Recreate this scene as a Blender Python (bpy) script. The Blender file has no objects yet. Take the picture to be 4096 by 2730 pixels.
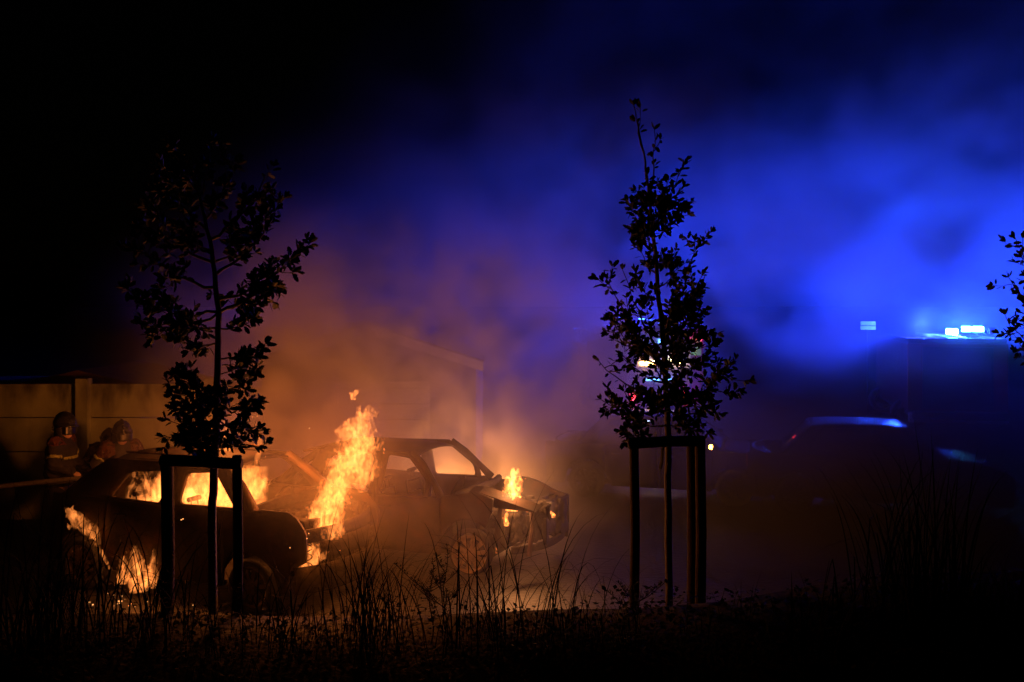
import bpy, bmesh, math, random
import numpy as np
from mathutils import Vector, Matrix

# ------------------------------------------------------------------ camera, world, light, exposure
SC = bpy.context.scene
COL = SC.collection
F_PX, CAM_H, HOR = 3982.0, 3.5, 1209.0          # focal length in photo pixels, camera height, horizon row
cam_d = bpy.data.cameras.new('camera')
cam = bpy.data.objects.new('camera', cam_d); COL.objects.link(cam)
cam.location = (0, 0, CAM_H); cam.rotation_euler = (math.pi/2, 0, 0)
cam_d.sensor_width = 36.0; cam_d.lens = 36.0*F_PX/4096
cam_d.shift_y = -(1365-HOR)/4096.0
cam_d.clip_start = 0.1; cam_d.clip_end = 2000
SC.camera = cam

world = bpy.data.worlds.new('World'); SC.world = world; world.use_nodes = True
wn = world.node_tree
sky = wn.nodes.new('ShaderNodeTexSky'); sky.sky_type = 'NISHITA'; sky.sun_disc = False
sky.sun_elevation = math.radians(1.0); sky.sun_rotation = math.radians(200)
wn.links.new(sky.outputs[0], wn.nodes['Background'].inputs[0])
wn.nodes['Background'].inputs[1].default_value = 0.00012

SC.view_settings.view_transform = 'Standard'; SC.view_settings.look = 'None'
SC.view_settings.exposure = 0.0; SC.view_settings.gamma = 1.0
cy = SC.cycles
cy.use_denoising = True
cy.max_bounces = 4; cy.diffuse_bounces = 2; cy.glossy_bounces = 2; cy.transmission_bounces = 3
cy.volume_bounces = 0; cy.transparent_max_bounces = 12
cy.sample_clamp_indirect = 1.5; cy.sample_clamp_direct = 0
cy.volume_max_steps = 256
cy.use_light_tree = True
cy.use_adaptive_sampling = True; cy.adaptive_threshold = .03; cy.adaptive_min_samples = 16

FIRE = (1.0, 0.265, 0.05)                          # flame emission
GLOW_A = (1.0, 0.24, 0.04)                       # light of the smoky fire in the hatchback
GLOW_B = (1.0, 0.36, 0.11)                       # whiter light of the hotter fire in the second car
BLUE = (0.012, 0.040, 1.0)

# ------------------------------------------------------------------ helpers
def P(px, py, D):                                # a photo pixel at a known distance
    return Vector(((px-2048)/F_PX*D, D, CAM_H-(py-HOR)/F_PX*D))

def tag(o, label=None, cat=None, group=None, kind=None):
    if label: o['label'] = label
    if cat: o['category'] = cat
    if group: o['group'] = group
    if kind: o['kind'] = kind
    return o

def thing(name, label, cat, loc=(0, 0, 0), rz=0.0, group=None):
    o = bpy.data.objects.new(name, None); COL.objects.link(o)
    o.empty_display_size = 0.1
    o.location = loc; o.rotation_euler = (0, 0, rz)
    return tag(o, label, cat, group)

class MB:
    def __init__(s): s.v = []; s.f = []
    def add(s, vs, fs):
        b = len(s.v); s.v += [tuple(p) for p in vs]; s.f += [tuple(i+b for i in f) for f in fs]; return s
    def box(s, c, d, rot=None, taper=1.0):
        x, y, z = d[0]/2, d[1]/2, d[2]/2
        vs = [Vector((sx*x*(taper if sz > 0 else 1), sy*y*(taper if sz > 0 else 1), sz*z)) for sz in (-1, 1) for sy in (-1, 1) for sx in (-1, 1)]
        if rot is not None: vs = [rot @ p for p in vs]
        vs = [p+Vector(c) for p in vs]
        return s.add(vs, [(0, 2, 3, 1), (4, 5, 7, 6), (0, 1, 5, 4), (2, 6, 7, 3), (0, 4, 6, 2), (1, 3, 7, 5)])
    def tube(s, pts, rad, n=8, cap=True, sq=None):
        pts = [Vector(p) for p in pts]
        if not hasattr(rad, '__len__'): rad = [rad]*len(pts)
        t0 = (pts[1]-pts[0]).normalized()
        up = Vector((0, 0, 1)) if abs(t0.z) < 0.9 else Vector((1, 0, 0))
        u = t0.cross(up).normalized(); b = len(s.v); vs = []
        for i, p in enumerate(pts):
            t = (pts[min(i+1, len(pts)-1)]-pts[max(i-1, 0)]).normalized()
            u = (u-t*u.dot(t)).normalized(); w = t.cross(u)
            for k in range(n):
                a = 2*math.pi*(k+.5)/n
                cu, cw = math.cos(a), math.sin(a)
                if sq: cu *= sq[0]; cw *= sq[1]
                vs.append(p+(u*cu+w*cw)*rad[i])
        fs = []
        for i in range(len(pts)-1):
            for k in range(n):
                a, c = i*n+k, i*n+(k+1) % n
                fs.append((a, c, c+n, a+n))
        if cap:
            fs.append(tuple(range(n-1, -1, -1))); m = (len(pts)-1)*n; fs.append(tuple(range(m, m+n)))
        return s.add(vs, fs)
    def lathe(s, prof, c=(0, 0, 0), n=24, axis='y', close=False):
        vs = []; fs = []; m = len(prof)
        for k in range(n):
            a = 2*math.pi*k/n; ca, sa = math.cos(a), math.sin(a)
            for (r, h) in prof:
                q = {'z': (r*ca, r*sa, h), 'y': (r*ca, h, r*sa), 'x': (h, r*ca, r*sa)}[axis]
                vs.append((q[0]+c[0], q[1]+c[1], q[2]+c[2]))
        for k in range(n):
            for j in range(m if close else m-1):
                a, b = k*m+j, k*m+(j+1) % m; a2, b2 = ((k+1) % n)*m+j, ((k+1) % n)*m+(j+1) % m
                fs.append((a, a2, b2, b))
        return s.add(vs, fs)
    def sheet(s, grid, off):                       # grid[i][j] of points, solid with offset vectors off(i,j)
        ni, nj = len(grid), len(grid[0]); N = ni*nj
        vs = [Vector(p) for r in grid for p in r]
        vs += [Vector(grid[i][j])+Vector(off(i, j)) for i in range(ni) for j in range(nj)]
        fs = []
        for i in range(ni-1):
            for j in range(nj-1):
                a = i*nj+j
                fs.append((a, a+1, a+nj+1, a+nj)); fs.append((N+a, N+a+nj, N+a+nj+1, N+a+1))
        for i in range(ni-1):
            for j in (0, nj-1):
                a = i*nj+j; q = (a, a+nj, N+a+nj, N+a); fs.append(q if j == 0 else q[::-1])
        for j in range(nj-1):
            for i in (0, ni-1):
                a = i*nj+j; q = (a, N+a, N+a+1, a+1); fs.append(q if i == 0 else q[::-1])
        return s.add(vs, fs)
    def prism(s, poly, d):                         # polygon of 3-D points extruded by d
        n = len(poly); d = Vector(d)
        vs = [Vector(p) for p in poly]+[Vector(p)+d for p in poly]
        fs = [tuple(range(n)), tuple(range(2*n-1, n-1, -1))]+[(i, i+n, (i+1) % n+n, (i+1) % n) for i in range(n)]
        return s.add(vs, fs)
    def build(s, name, mat, parent=None, smooth=False, bevel=0.0, fix=True):
        me = bpy.data.meshes.new(name); me.from_pydata(s.v, [], s.f)
        if fix or bevel:
            bm = bmesh.new(); bm.from_mesh(me)
            if fix: bmesh.ops.recalc_face_normals(bm, faces=bm.faces)
            if bevel:
                es = [e for e in bm.edges if len(e.link_faces) == 2 and e.calc_face_angle(0) > 0.6]
                bmesh.ops.bevel(bm, geom=es, offset=bevel, segments=2, affect='EDGES', profile=0.6)
            bm.to_mesh(me); bm.free()
        if smooth: me.polygons.foreach_set('use_smooth', [True]*len(me.polygons))
        me.materials.append(mat)
        o = bpy.data.objects.new(name, me); COL.objects.link(o)
        if parent: o.parent = parent
        return o

def mesh_np(name, v, f, mat, parent=None, smooth=True):
    me = bpy.data.meshes.new(name)
    me.from_pydata(v.tolist() if hasattr(v, 'tolist') else v, [], f.tolist() if hasattr(f, 'tolist') else f)
    if smooth: me.polygons.foreach_set('use_smooth', [True]*len(me.polygons))
    me.materials.append(mat)
    o = bpy.data.objects.new(name, me); COL.objects.link(o)
    if parent: o.parent = parent
    return o

def lamp(name, loc, power, color, radius, parent, kind='POINT'):
    ld = bpy.data.lights.new(name, kind); ld.energy = power; ld.color = color
    ld.shadow_soft_size = radius
    lo = bpy.data.objects.new(name, ld); COL.objects.link(lo); lo.location = loc; lo.parent = parent
    return lo

# ---- numpy noise and surface extraction
_rs = np.random.RandomState(7)
_perm = np.concatenate([_rs.permutation(256)]*3)
_g = _rs.normal(size=(256, 3)); _g /= np.linalg.norm(_g, axis=1)[:, None]
def perlin(x, y, z):
    xi, yi, zi = np.floor(x).astype(int), np.floor(y).astype(int), np.floor(z).astype(int)
    xf, yf, zf = x-xi, y-yi, z-zi
    u, v, w = [t*t*t*(t*(t*6-15)+10) for t in (xf, yf, zf)]
    xi &= 255; yi &= 255; zi &= 255
    def c(i, j, k):
        h = _perm[_perm[_perm[xi+i]+yi+j]+zi+k]; g = _g[h]
        return g[..., 0]*(xf-i)+g[..., 1]*(yf-j)+g[..., 2]*(zf-k)
    def L(a, b, t): return a+t*(b-a)
    return L(L(L(c(0,0,0), c(1,0,0), u), L(c(0,1,0), c(1,1,0), u), v),
             L(L(c(0,0,1), c(1,0,1), u), L(c(0,1,1), c(1,1,1), u), v), w)*1.6
def fbm(x, y, z, o=3, gain=.5):
    s = 0; a = 1; f = 1
    for k in range(o):
        s = s+a*perlin(x*f+17.3*k, y*f+5.1*k, z*f+9.7*k); a *= gain; f *= 2.03
    return s
def surface(F, origin, h):                         # naive surface nets, inside where F > 0
    F = np.pad(F, 1, constant_values=-1.0); origin = np.array(origin)-h
    nx, ny, nz = F.shape; S = F > 0
    cs = np.zeros((nx-1, ny-1, nz-1, 3)); cn = np.zeros((nx-1, ny-1, nz-1))
    sl = lambda d, n: slice(d, n-1+d)
    for ax in range(3):
        o1, o2 = [a for a in range(3) if a != ax]
        for i in (0, 1):
            for j in (0, 1):
                d = [0, 0, 0]; d[o1] = i; d[o2] = j; e = d[:]; e[ax] = 1
                A = F[sl(d[0], nx), sl(d[1], ny), sl(d[2], nz)]; B = F[sl(e[0], nx), sl(e[1], ny), sl(e[2], nz)]
                m = (A > 0) != (B > 0)
                t = np.where(m, A/np.where(m, A-B, 1), 0)
                q = np.zeros(A.shape+(3,)); q[..., o1] = i; q[..., o2] = j; q[..., ax] = t
                cs += q*m[..., None]; cn += m
    act = cn > 0
    idx = -np.ones(act.shape, int); idx[act] = np.arange(act.sum())
    ii = np.argwhere(act)
    V = (ii+cs[act]/cn[act][:, None])*h+origin
    faces = []
    for ax in range(3):
        o1, o2 = (ax+1) % 3, (ax+2) % 3
        a = [slice(0, None)]*3; b = [slice(0, None)]*3; a[ax] = slice(0, -1); b[ax] = slice(1, None)
        m = S[tuple(a)] != S[tuple(b)]
        e = np.argwhere(m)
        e = e[(e[:, o1] > 0) & (e[:, o2] > 0) & (e[:, o1] < F.shape[o1]-1) & (e[:, o2] < F.shape[o2]-1)]
        if not len(e): continue
        d1 = np.zeros(3, int); d1[o1] = 1; d2 = np.zeros(3, int); d2[o2] = 1
        g = lambda q: idx[q[:, 0], q[:, 1], q[:, 2]]
        quad = np.stack([g(e-d1-d2), g(e-d2), g(e), g(e-d1)], 1)
        fl = ~S[e[:, 0], e[:, 1], e[:, 2]]
        quad[fl] = quad[fl][:, ::-1]
        faces.append(quad)
    return V, np.concatenate(faces)
def grid3(lo, hi, h):
    ax = [np.arange(lo[i], hi[i]+h, h) for i in range(3)]
    return np.meshgrid(*ax, indexing='ij')

# ---- procedural materials
def nodes(name):
    m = bpy.data.materials.new(name); m.use_nodes = True
    nt = m.node_tree; nt.nodes.clear()
    return m, nt, nt.nodes.new('ShaderNodeOutputMaterial')
def N(nt, t, **k):
    n = nt.nodes.new(t)
    for a, b in k.items(): setattr(n, a, b)
    return n
def surf(name, c1, c2, scale=6.0, rough=.7, metal=0.0, bump=.2, detail=5, c3=None, spec=.4, coat=0.0):
    m, nt, out = nodes(name)
    tc = N(nt, 'ShaderNodeTexCoord'); nz = N(nt, 'ShaderNodeTexNoise')
    nz.inputs['Scale'].default_value = scale; nz.inputs['Detail'].default_value = detail
    nt.links.new(tc.outputs['Object'], nz.inputs['Vector'])
    r = N(nt, 'ShaderNodeValToRGB'); e = r.color_ramp.elements
    e[0].position = .32; e[1].position = .68; e[0].color = (*c1, 1); e[1].color = (*c2, 1)
    if c3: q = e.new(.52); q.color = (*c3, 1)
    nt.links.new(nz.outputs['Fac'], r.inputs[0])
    b = N(nt, 'ShaderNodeBsdfPrincipled'); nt.links.new(r.outputs[0], b.inputs['Base Color'])
    b.inputs['Metallic'].default_value = metal; b.inputs['Specular IOR Level'].default_value = spec
    b.inputs['Coat Weight'].default_value = coat
    rr = N(nt, 'ShaderNodeMapRange'); rr.inputs['To Min'].default_value = max(.03, rough-.12); rr.inputs['To Max'].default_value = min(1, rough+.12)
    nt.links.new(nz.outputs['Fac'], rr.inputs['Value']); nt.links.new(rr.outputs[0], b.inputs['Roughness'])
    if bump:
        n2 = N(nt, 'ShaderNodeTexNoise'); n2.inputs['Scale'].default_value = scale*5; n2.inputs['Detail'].default_value = 3
        nt.links.new(tc.outputs['Object'], n2.inputs['Vector'])
        bp = N(nt, 'ShaderNodeBump'); bp.inputs['Strength'].default_value = bump; bp.inputs['Distance'].default_value = .02
        nt.links.new(n2.outputs['Fac'], bp.inputs['Height']); nt.links.new(bp.outputs[0], b.inputs['Normal'])
    nt.links.new(b.outputs[0], out.inputs['Surface'])
    return m
def glow(name, color, strength):
    m, nt, out = nodes(name)
    e = N(nt, 'ShaderNodeEmission'); e.inputs[0].default_value = (*color, 1); e.inputs[1].default_value = strength
    nt.links.new(e.outputs[0], out.inputs['Surface'])
    return m
def glass(name, color=(.02, .025, .03), alpha=.5, rough=.05):
    m, nt, out = nodes(name)
    b = N(nt, 'ShaderNodeBsdfPrincipled'); b.inputs['Base Color'].default_value = (*color, 1)
    b.inputs['Roughness'].default_value = rough; b.inputs['Specular IOR Level'].default_value = .5
    t = N(nt, 'ShaderNodeBsdfTransparent'); mx = N(nt, 'ShaderNodeMixShader'); mx.inputs[0].default_value = 1-alpha
    nt.links.new(b.outputs[0], mx.inputs[1]); nt.links.new(t.outputs[0], mx.inputs[2]); nt.links.new(mx.outputs[0], out.inputs['Surface'])
    return m
def flame_mat(name, strength, color=FIRE, scale=9.0, lo=.41, hi=.62, floor=.03):
    m, nt, out = nodes(name)
    tc = N(nt, 'ShaderNodeTexCoord'); mp = N(nt, 'ShaderNodeMapping'); mp.inputs['Scale'].default_value = (1, 1, .5)
    nz = N(nt, 'ShaderNodeTexNoise'); nz.inputs['Scale'].default_value = scale; nz.inputs['Detail'].default_value = 2
    nz.inputs['Distortion'].default_value = 1.6
    mr = N(nt, 'ShaderNodeMapRange'); mr.interpolation_type = 'SMOOTHSTEP'
    mr.inputs['From Min'].default_value = lo; mr.inputs['From Max'].default_value = hi
    mr.inputs['To Min'].default_value = floor*strength; mr.inputs['To Max'].default_value = strength
    e = N(nt, 'ShaderNodeEmission'); e.inputs[0].default_value = (*color, 1)
    nt.links.new(tc.outputs['Object'], mp.inputs[0]); nt.links.new(mp.outputs[0], nz.inputs['Vector'])
    nt.links.new(nz.outputs['Fac'], mr.inputs['Value']); nt.links.new(mr.outputs[0], e.inputs[1])
    nt.links.new(e.outputs[0], out.inputs['Volume'])
    m.cycles.volume_step_rate = .2
    return m

M = {}
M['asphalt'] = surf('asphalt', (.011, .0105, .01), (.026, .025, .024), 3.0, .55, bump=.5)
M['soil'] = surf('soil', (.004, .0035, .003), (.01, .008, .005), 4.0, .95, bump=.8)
M['kerb'] = surf('kerb_stone', (.22, .21, .19), (.34, .33, .3), 7, .8)
M['concrete'] = None
M['barge'] = surf('painted_board', (.7, .68, .66), (.8, .79, .77), 4, .6, bump=.05)
M['render'] = surf('rough_render', (.1, .095, .088), (.15, .14, .13), 5, .9)
M['tile'] = surf('roof_tile', (.1, .05, .035), (.2, .1, .06), 8, .8)
M['burnt'] = surf('burnt_steel', (.007, .006, .005), (.028, .014, .008), 5, .85, metal=.0, bump=.35, c3=(.014, .010, .008), spec=.12)
M['rust'] = surf('scorched_steel', (.025, .016, .011), (.075, .036, .018), 7, .7, metal=.1, bump=.3)
M['char'] = surf('charred_parts', (.005, .0045, .004), (.02, .016, .012), 14, .9, bump=.8, spec=.06)
M['alloy'] = surf('heat_stained_alloy', (.10, .075, .05), (.22, .17, .12), 12, .5, metal=.6, bump=.1)
M['rubber'] = surf('rubber', (.012, .012, .012), (.03, .03, .03), 20, .85)
M['paint'] = surf('wet_dark_paint', (.004, .004, .006), (.008, .008, .011), 30, .12, metal=.0, bump=.55, spec=.5, coat=.4)
M['dull'] = surf('matt_dark_paint', (.004, .004, .005), (.008, .008, .009), 12, .7, bump=.1, spec=.1)  # matt copy of the dark paint, keeps fire reflections off the sides
M['glass'] = glass('car_glass')
M['trim'] = surf('black_trim', (.012, .012, .013), (.03, .03, .03), 20, .5)
M['wood'] = surf('stake_wood', (.022, .015, .009), (.045, .03, .02), 9, .9, bump=.5, spec=.05)
M['bark'] = surf('bark', (.045, .035, .025), (.1, .08, .06), 14, .9, bump=.7)
M['leaf'] = surf('oak_leaf', (.012, .02, .006), (.03, .04, .012), 2.5, .7, bump=.1, spec=.12)
M['leaf2'] = surf('dull_leaf', (.01, .014, .006), (.025, .03, .012), 2.5, .7, bump=.1, spec=.12)
M['grass'] = surf('grass_blade', (.004, .005, .002), (.013, .013, .005), 3, .9, bump=0, spec=.02)
M['cover'] = surf('ground_cover_leaf', (.006, .009, .004), (.018, .022, .008), 2, .7, bump=0, spec=.02)
M['jacket'] = surf('turnout_cloth', (.012, .011, .012), (.025, .02, .02), 18, .9)
M['jacket_red'] = surf('orange_turnout_cloth', (.05, .014, .006), (.085, .024, .008), 18, .85)
M['stripe'] = surf('reflective_band', (.22, .22, .06), (.32, .32, .1), 30, .35, bump=.05)
M['helmet'] = surf('helmet_shell', (.012, .012, .014), (.025, .025, .028), 9, .18, bump=.05, coat=.5)
M['silver'] = surf('glint_silver', (.6, .6, .62), (.8, .8, .8), 9, .15, metal=1.0, bump=0)
M['visor'] = glass('visor_glass', (.008, .008, .01), .95, .38)
M['skin'] = surf('skin', (.35, .2, .14), (.5, .3, .22), 15, .55, bump=.05)
M['hose'] = surf('hose_canvas', (.12, .1, .07), (.2, .17, .12), 40, .8)
M['truck_red'] = surf('truck_red', (.10, .006, .005), (.13, .009, .007), 4, .4, bump=.02, coat=.4)
M['truck_white'] = surf('truck_white', (.55, .55, .56), (.7, .7, .7), 4, .35, bump=.02)
M['steel'] = surf('aluminium', (.3, .3, .31), (.5, .5, .5), 10, .35, metal=.8, bump=.05)
M['sign'] = surf('sign_plate', (.6, .6, .65), (.75, .75, .78), 6, .4, bump=.02)
M['hi_green'] = surf('marking_green', (.1, .55, .08), (.16, .7, .12), 8, .4, bump=0)
M['amber'] = glow('amber_lamp', (1.0, .5, .09), 40)
M['red_lamp'] = glow('red_lamp', (1.0, .03, .04), 25)
M['white_lamp'] = glow('white_lamp', (.6, .8, 1.0), 40)
M['warm_lamp'] = glow('warm_lamp', (1.0, .8, .4), 45)
M['blue_lamp'] = glow('blue_lamp', (.10, .70, 1.0), 130)
M['blue_dim'] = glow('blue_dim_glow', (.1, .35, 1.0), 9.0)
M['ember'] = glow('ember', (1.0, .4, .12), 2.0)

def wall_mat():                                     # cast concrete with dark rain streaks below the coping
    m, nt, out = nodes('stained_concrete')
    tc = N(nt, 'ShaderNodeTexCoord'); geo = N(nt, 'ShaderNodeNewGeometry')
    a = N(nt, 'ShaderNodeTexNoise'); a.inputs['Scale'].default_value = 2.2; a.inputs['Detail'].default_value = 7
    nt.links.new(geo.outputs['Position'], a.inputs['Vector'])
    mp = N(nt, 'ShaderNodeMapping'); mp.inputs['Scale'].default_value = (2.2, 2.2, .9)
    b = N(nt, 'ShaderNodeTexNoise'); b.inputs['Scale'].default_value = 1.6; b.inputs['Detail'].default_value = 5
    nt.links.new(geo.outputs['Position'], mp.inputs[0]); nt.links.new(mp.outputs[0], b.inputs['Vector'])
    sep = N(nt, 'ShaderNodeSeparateXYZ'); nt.links.new(geo.outputs['Position'], sep.inputs[0])
    h = N(nt, 'ShaderNodeMapRange'); h.inputs['From Min'].default_value = 1.72; h.inputs['From Max'].default_value = 2.14
    h.inputs['To Min'].default_value = 0; h.inputs['To Max'].default_value = .26
    nt.links.new(sep.outputs['Z'], h.inputs['Value'])
    ad = N(nt, 'ShaderNodeMath', operation='ADD'); nt.links.new(b.outputs['Fac'], ad.inputs[0]); nt.links.new(h.outputs[0], ad.inputs[1])
    st = N(nt, 'ShaderNodeMapRange'); st.inputs['From Min'].default_value = .52; st.inputs['From Max'].default_value = .95
    st.interpolation_type = 'SMOOTHSTEP'; nt.links.new(ad.outputs[0], st.inputs['Value'])
    r = N(nt, 'ShaderNodeValToRGB'); r.color_ramp.elements[0].color = (.30, .31, .16, 1); r.color_ramp.elements[1].color = (.44, .46, .25, 1)
    r.color_ramp.elements[0].position = .3; r.color_ramp.elements[1].position = .7
    nt.links.new(a.outputs['Fac'], r.inputs[0])
    mx = N(nt, 'ShaderNodeMixRGB'); mx.inputs[2].default_value = (.06, .055, .04, 1)
    nt.links.new(st.outputs[0], mx.inputs[0]); nt.links.new(r.outputs[0], mx.inputs[1])
    p = N(nt, 'ShaderNodeBsdfPrincipled'); p.inputs['Roughness'].default_value = .9
    nt.links.new(mx.outputs[0], p.inputs['Base Color'])
    bp = N(nt, 'ShaderNodeBump'); bp.inputs['Strength'].default_value = .3; bp.inputs['Distance'].default_value = .02
    f = N(nt, 'ShaderNodeTexNoise'); f.inputs['Scale'].default_value = 40; nt.links.new(geo.outputs['Position'], f.inputs['Vector'])
    nt.links.new(f.outputs['Fac'], bp.inputs['Height']); nt.links.new(bp.outputs[0], p.inputs['Normal'])
    nt.links.new(p.outputs[0], out.inputs['Surface'])
    return m
M['concrete'] = wall_mat()

# ------------------------------------------------------------------ the setting
def bank_z(x, y):
    if y >= 10.3: return 0.0
    z = float(np.interp(y, [-6, 0, 3, 6, 7.9, 8.7, 9.3, 9.5, 10.3], [2.3, 1.95, 1.0, .15, .12, .38, .58, .56, .0]))
    t = min(1, max(0, (x-1.2)/2.6)); z += .42*t*t*(3-2*t)*min(1, max(0, (10.3-y)/1.0))*min(1, max(0, (y-5)/3))
    return z+(.05*math.sin(x*1.3+y*.7)+.04*math.sin(x*.55-y*1.9))*min(1, (10.3-y)/1.5)

b = MB()
xs = [-400, -120, -60]+[-40+2*i for i in range(41)]+[60, 120, 400]
ys = [10.2, 11, 12, 13, 14, 15, 16, 18, 20, 23, 26, 30, 36, 45, 60, 90, 150, 300, 700]
for x in xs:
    for y in ys: b.v.append((x, y, -.02 if y < 10.25 else 0.012*math.sin(x*.8+y*.5)*(1 if abs(x) < 60 else 0)))
n = len(ys)
for i in range(len(xs)-1):
    for j in range(n-1): b.f.append((i*n+j, (i+1)*n+j, (i+1)*n+j+1, i*n+j+1))
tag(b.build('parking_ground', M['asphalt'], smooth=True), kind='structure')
b = MB()
xs = [-300, -100, -50]+[-30+.8*i for i in range(76)]+[50, 100, 300]; ys = [-40, -12]+[-6+.45*i for i in range(37)]+[10.3]
n = len(ys)
for x in xs:
    for y in ys: b.v.append((x, y, bank_z(x, y)))
for i in range(len(xs)-1):
    for j in range(n-1): b.f.append((i*n+j, (i+1)*n+j, (i+1)*n+j+1, i*n+j+1))
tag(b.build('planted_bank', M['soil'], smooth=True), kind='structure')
kerb = MB().box((0, 10.37, .03), (.001, .001, .001)).build('kerb', M['kerb']); tag(kerb, kind='structure')
ks = MB().box((0, 0, 0), (.985, .13, .2)).build('kerb_stone', M['kerb'], kerb, bevel=.012)
ks.location = (-9.5, 10.37, .03)
for k in range(1, 18):
    c = ks.copy(); COL.objects.link(c); c.location = (-9.5+k, 10.37, .03+.006*math.sin(k*2.3))

# concrete panel wall
WY = 16.0
wall = thing('concrete_wall', 'weathered concrete panel wall with dark rain streaks behind the firefighters', 'wall', (-6.86, WY, 0))
PH = .548
pan = MB().box((0, 0, 0), (1.93, .05, PH-.014)).build('panel', M['concrete'], wall, bevel=.006)
post = MB().box((0, 0, 1.14), (.2, .2, 2.28)).build('post', M['concrete'], wall, bevel=.012)
first = True
for k in range(-5, 2):
    p = post if k == -5 else post.copy()
    if k != -5: COL.objects.link(p)
    p.location = (k*2.05, -.05, 0)
    if k == 1: continue
    for j in range(4):
        q = pan if (k == -5 and j == 0) else pan.copy()
        if q is not pan: COL.objects.link(q)
        q.location = (k*2.05+1.025, .012*((j+k) % 2)-.006, PH*(j+.5))

# garage with pale bargeboards, shed behind the wall
GY = 18.6
gl, gr_, ga = P(1005, 1450, GY), P(1925, 1450, GY), P(1475, 1302, GY)
gar = thing('garage', 'low garage with pale gable boards half hidden in the smoke', 'garage', (ga.x, GY, 0))
hw = (gr_.x-gl.x)/2; ez = gl.z; az = ga.z
MB().prism([(-hw+.15, 0.02, 0), (hw-.15, 0.02, 0), (hw-.15, 0.02, ez-.12), (0, 0.02, az-.16), (-hw+.15, 0.02, ez-.12)], (0, 4.5, 0)).build('wall', M['render'], gar)
rf = None
for s in (-1, 1):
    d = Vector((s*hw, 0, ez-az)); nrm = Vector((-d.z*s, 0, d.x*s)).normalized()
    MB().prism([(0, -.25, az), (s*hw, -.25, ez), (s*hw, 4.8, ez), (0, 4.8, az)], nrm*.05).build('roof', M['tile'], gar)
    MB().prism([(0, -.29, az+.02), (s*hw, -.29, ez+.02), (s*hw, -.29, ez-.15), (0, -.29, az-.15)], (0, .03, 0)).build('gable_board', M['barge'], gar)
dr = MB().box((0, -.01, 1.02), (2.3, .04, 2.0)).build('garage_door', M['truck_white'], gar)
for k in range(7): MB().box((0, -.045, .15+.29*k), (2.24, .02, .02)).build('rib', M['steel'], dr)
sh = thing('shed', 'dim tiled shed roof rising behind the wall, left of the post', 'shed', (-9.6, 17.8, 0))
sl, sa_ = P(40, 1540, 17.3), P(300, 1484, 17.3)
MB().box((0, 1.2, 1.0), (4.2, 2.4, 2.0)).build('wall', M['render'], sh)
x0, x1 = sl.x+9.6-.6, sa_.x+9.6
MB().prism([(x0, -.4, sl.z-.12), (x1, -.4, sa_.z), (x1+2.6, -.4, sa_.z-.6), (x1+2.6, 2.6, sa_.z-.6), (x1, 2.6, sa_.z), (x0, 2.6, sl.z-.12)][0:3]+[(x1+2.6, -.4, sa_.z-.7), (x0, -.4, sl.z-.22)], (0, 3.0, 0)).build('roof', M['tile'], sh)

# ------------------------------------------------------------------ cars
def rounded(poly, r, m=5):
    out = []; n = len(poly)
    for i in range(n):
        p, a, c = Vector(poly[i]), Vector(poly[i-1]), Vector(poly[(i+1) % n])
        da, dc = (a-p), (c-p); ra = min(r, da.length*.4, dc.length*.4)
        A, C = p+da.normalized()*ra, p+dc.normalized()*ra
        for k in range(m):
            t = k/(m-1); out.append((1-t)**2*A+2*t*(1-t)*p+t*t*C)
    return out

class Car:
    def __init__(s, L, W, belt, wf, wr, rw, ra, sill=.28, tumble=.4, cx=0.0):
        s.L, s.W, s.belt, s.wf, s.wr, s.rw, s.ra, s.sill, s.tumble, s.cx = L, W, belt, wf, wr, rw, ra, sill, tumble, cx
    def hw(s, x, z):
        u = abs(x-s.cx)/(s.L/2); w = s.W/2*(1-.11*max(0, (u-.6)/.4)**2.2)
        zb = min(z, s.belt); w -= .06*((zb-.66)/.55)**2
        if z > s.belt: w -= (z-s.belt)*s.tumble
        return w
    def zlo(s, x):
        for c in (s.wf, s.wr):
            if abs(x-c) < s.ra: return max(s.sill, s.rw+math.sqrt(s.ra**2-(x-c)**2))
        return s.sill
    def panel(s, side, x0, x1, zlo, zhi, nx=10, nz=6, dent=0.0, seed=0):
        g = []
        for i in range(nx+1):
            x = x0+(x1-x0)*i/nx; a, b_ = zlo(x), zhi(x); r = []
            for j in range(nz+1):
                z = a+(b_-a)*j/nz
                d = dent*math.sin(x*7+seed)*math.sin(z*9+seed*2)
                crease = .012*math.exp(-((z-s.belt+.22)/.05)**2)
                r.append((x, side*(s.hw(x, z)+d+crease), z))
            g.append(r)
        return MB().sheet(g, lambda i, j: (0, -side*.03, 0))
    def ring(s, side, outer, inner, r=.06, th=.05):
        o, n = rounded(outer, .004), rounded(inner, r); k = len(o)
        g = []
        for i in range(k+1):
            row = []
            for t in (0, .5, 1):
                q = o[i % k].lerp(n[i % k], t); row.append((q.x, side*(s.hw(q.x, q.y)+(.006 if t == .5 else 0)), q.y))
            g.append(row)
        return MB().sheet(g, lambda i, j: (0, -side*th, 0))
    def end(s, sg, z0, z1, bow=.24, y0=-1, y1=1, ny=12, nz=3, lean=0.0, xoff=0.0, th=.04):
        g = []
        for i in range(ny+1):
            u = y0+(y1-y0)*i/ny; r = []
            for j in range(nz+1):
                z = z0+(z1-z0)*j/nz; xe = s.cx+sg*(s.L/2-bow*abs(u)**2.6-lean*(z-z0)-xoff)
                r.append((xe, u*(s.hw(s.cx+sg*(s.L/2-bow), z)), z))
            g.append(r)
        return MB().sheet(g, lambda i, j: (-sg*th, 0, 0))

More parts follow.
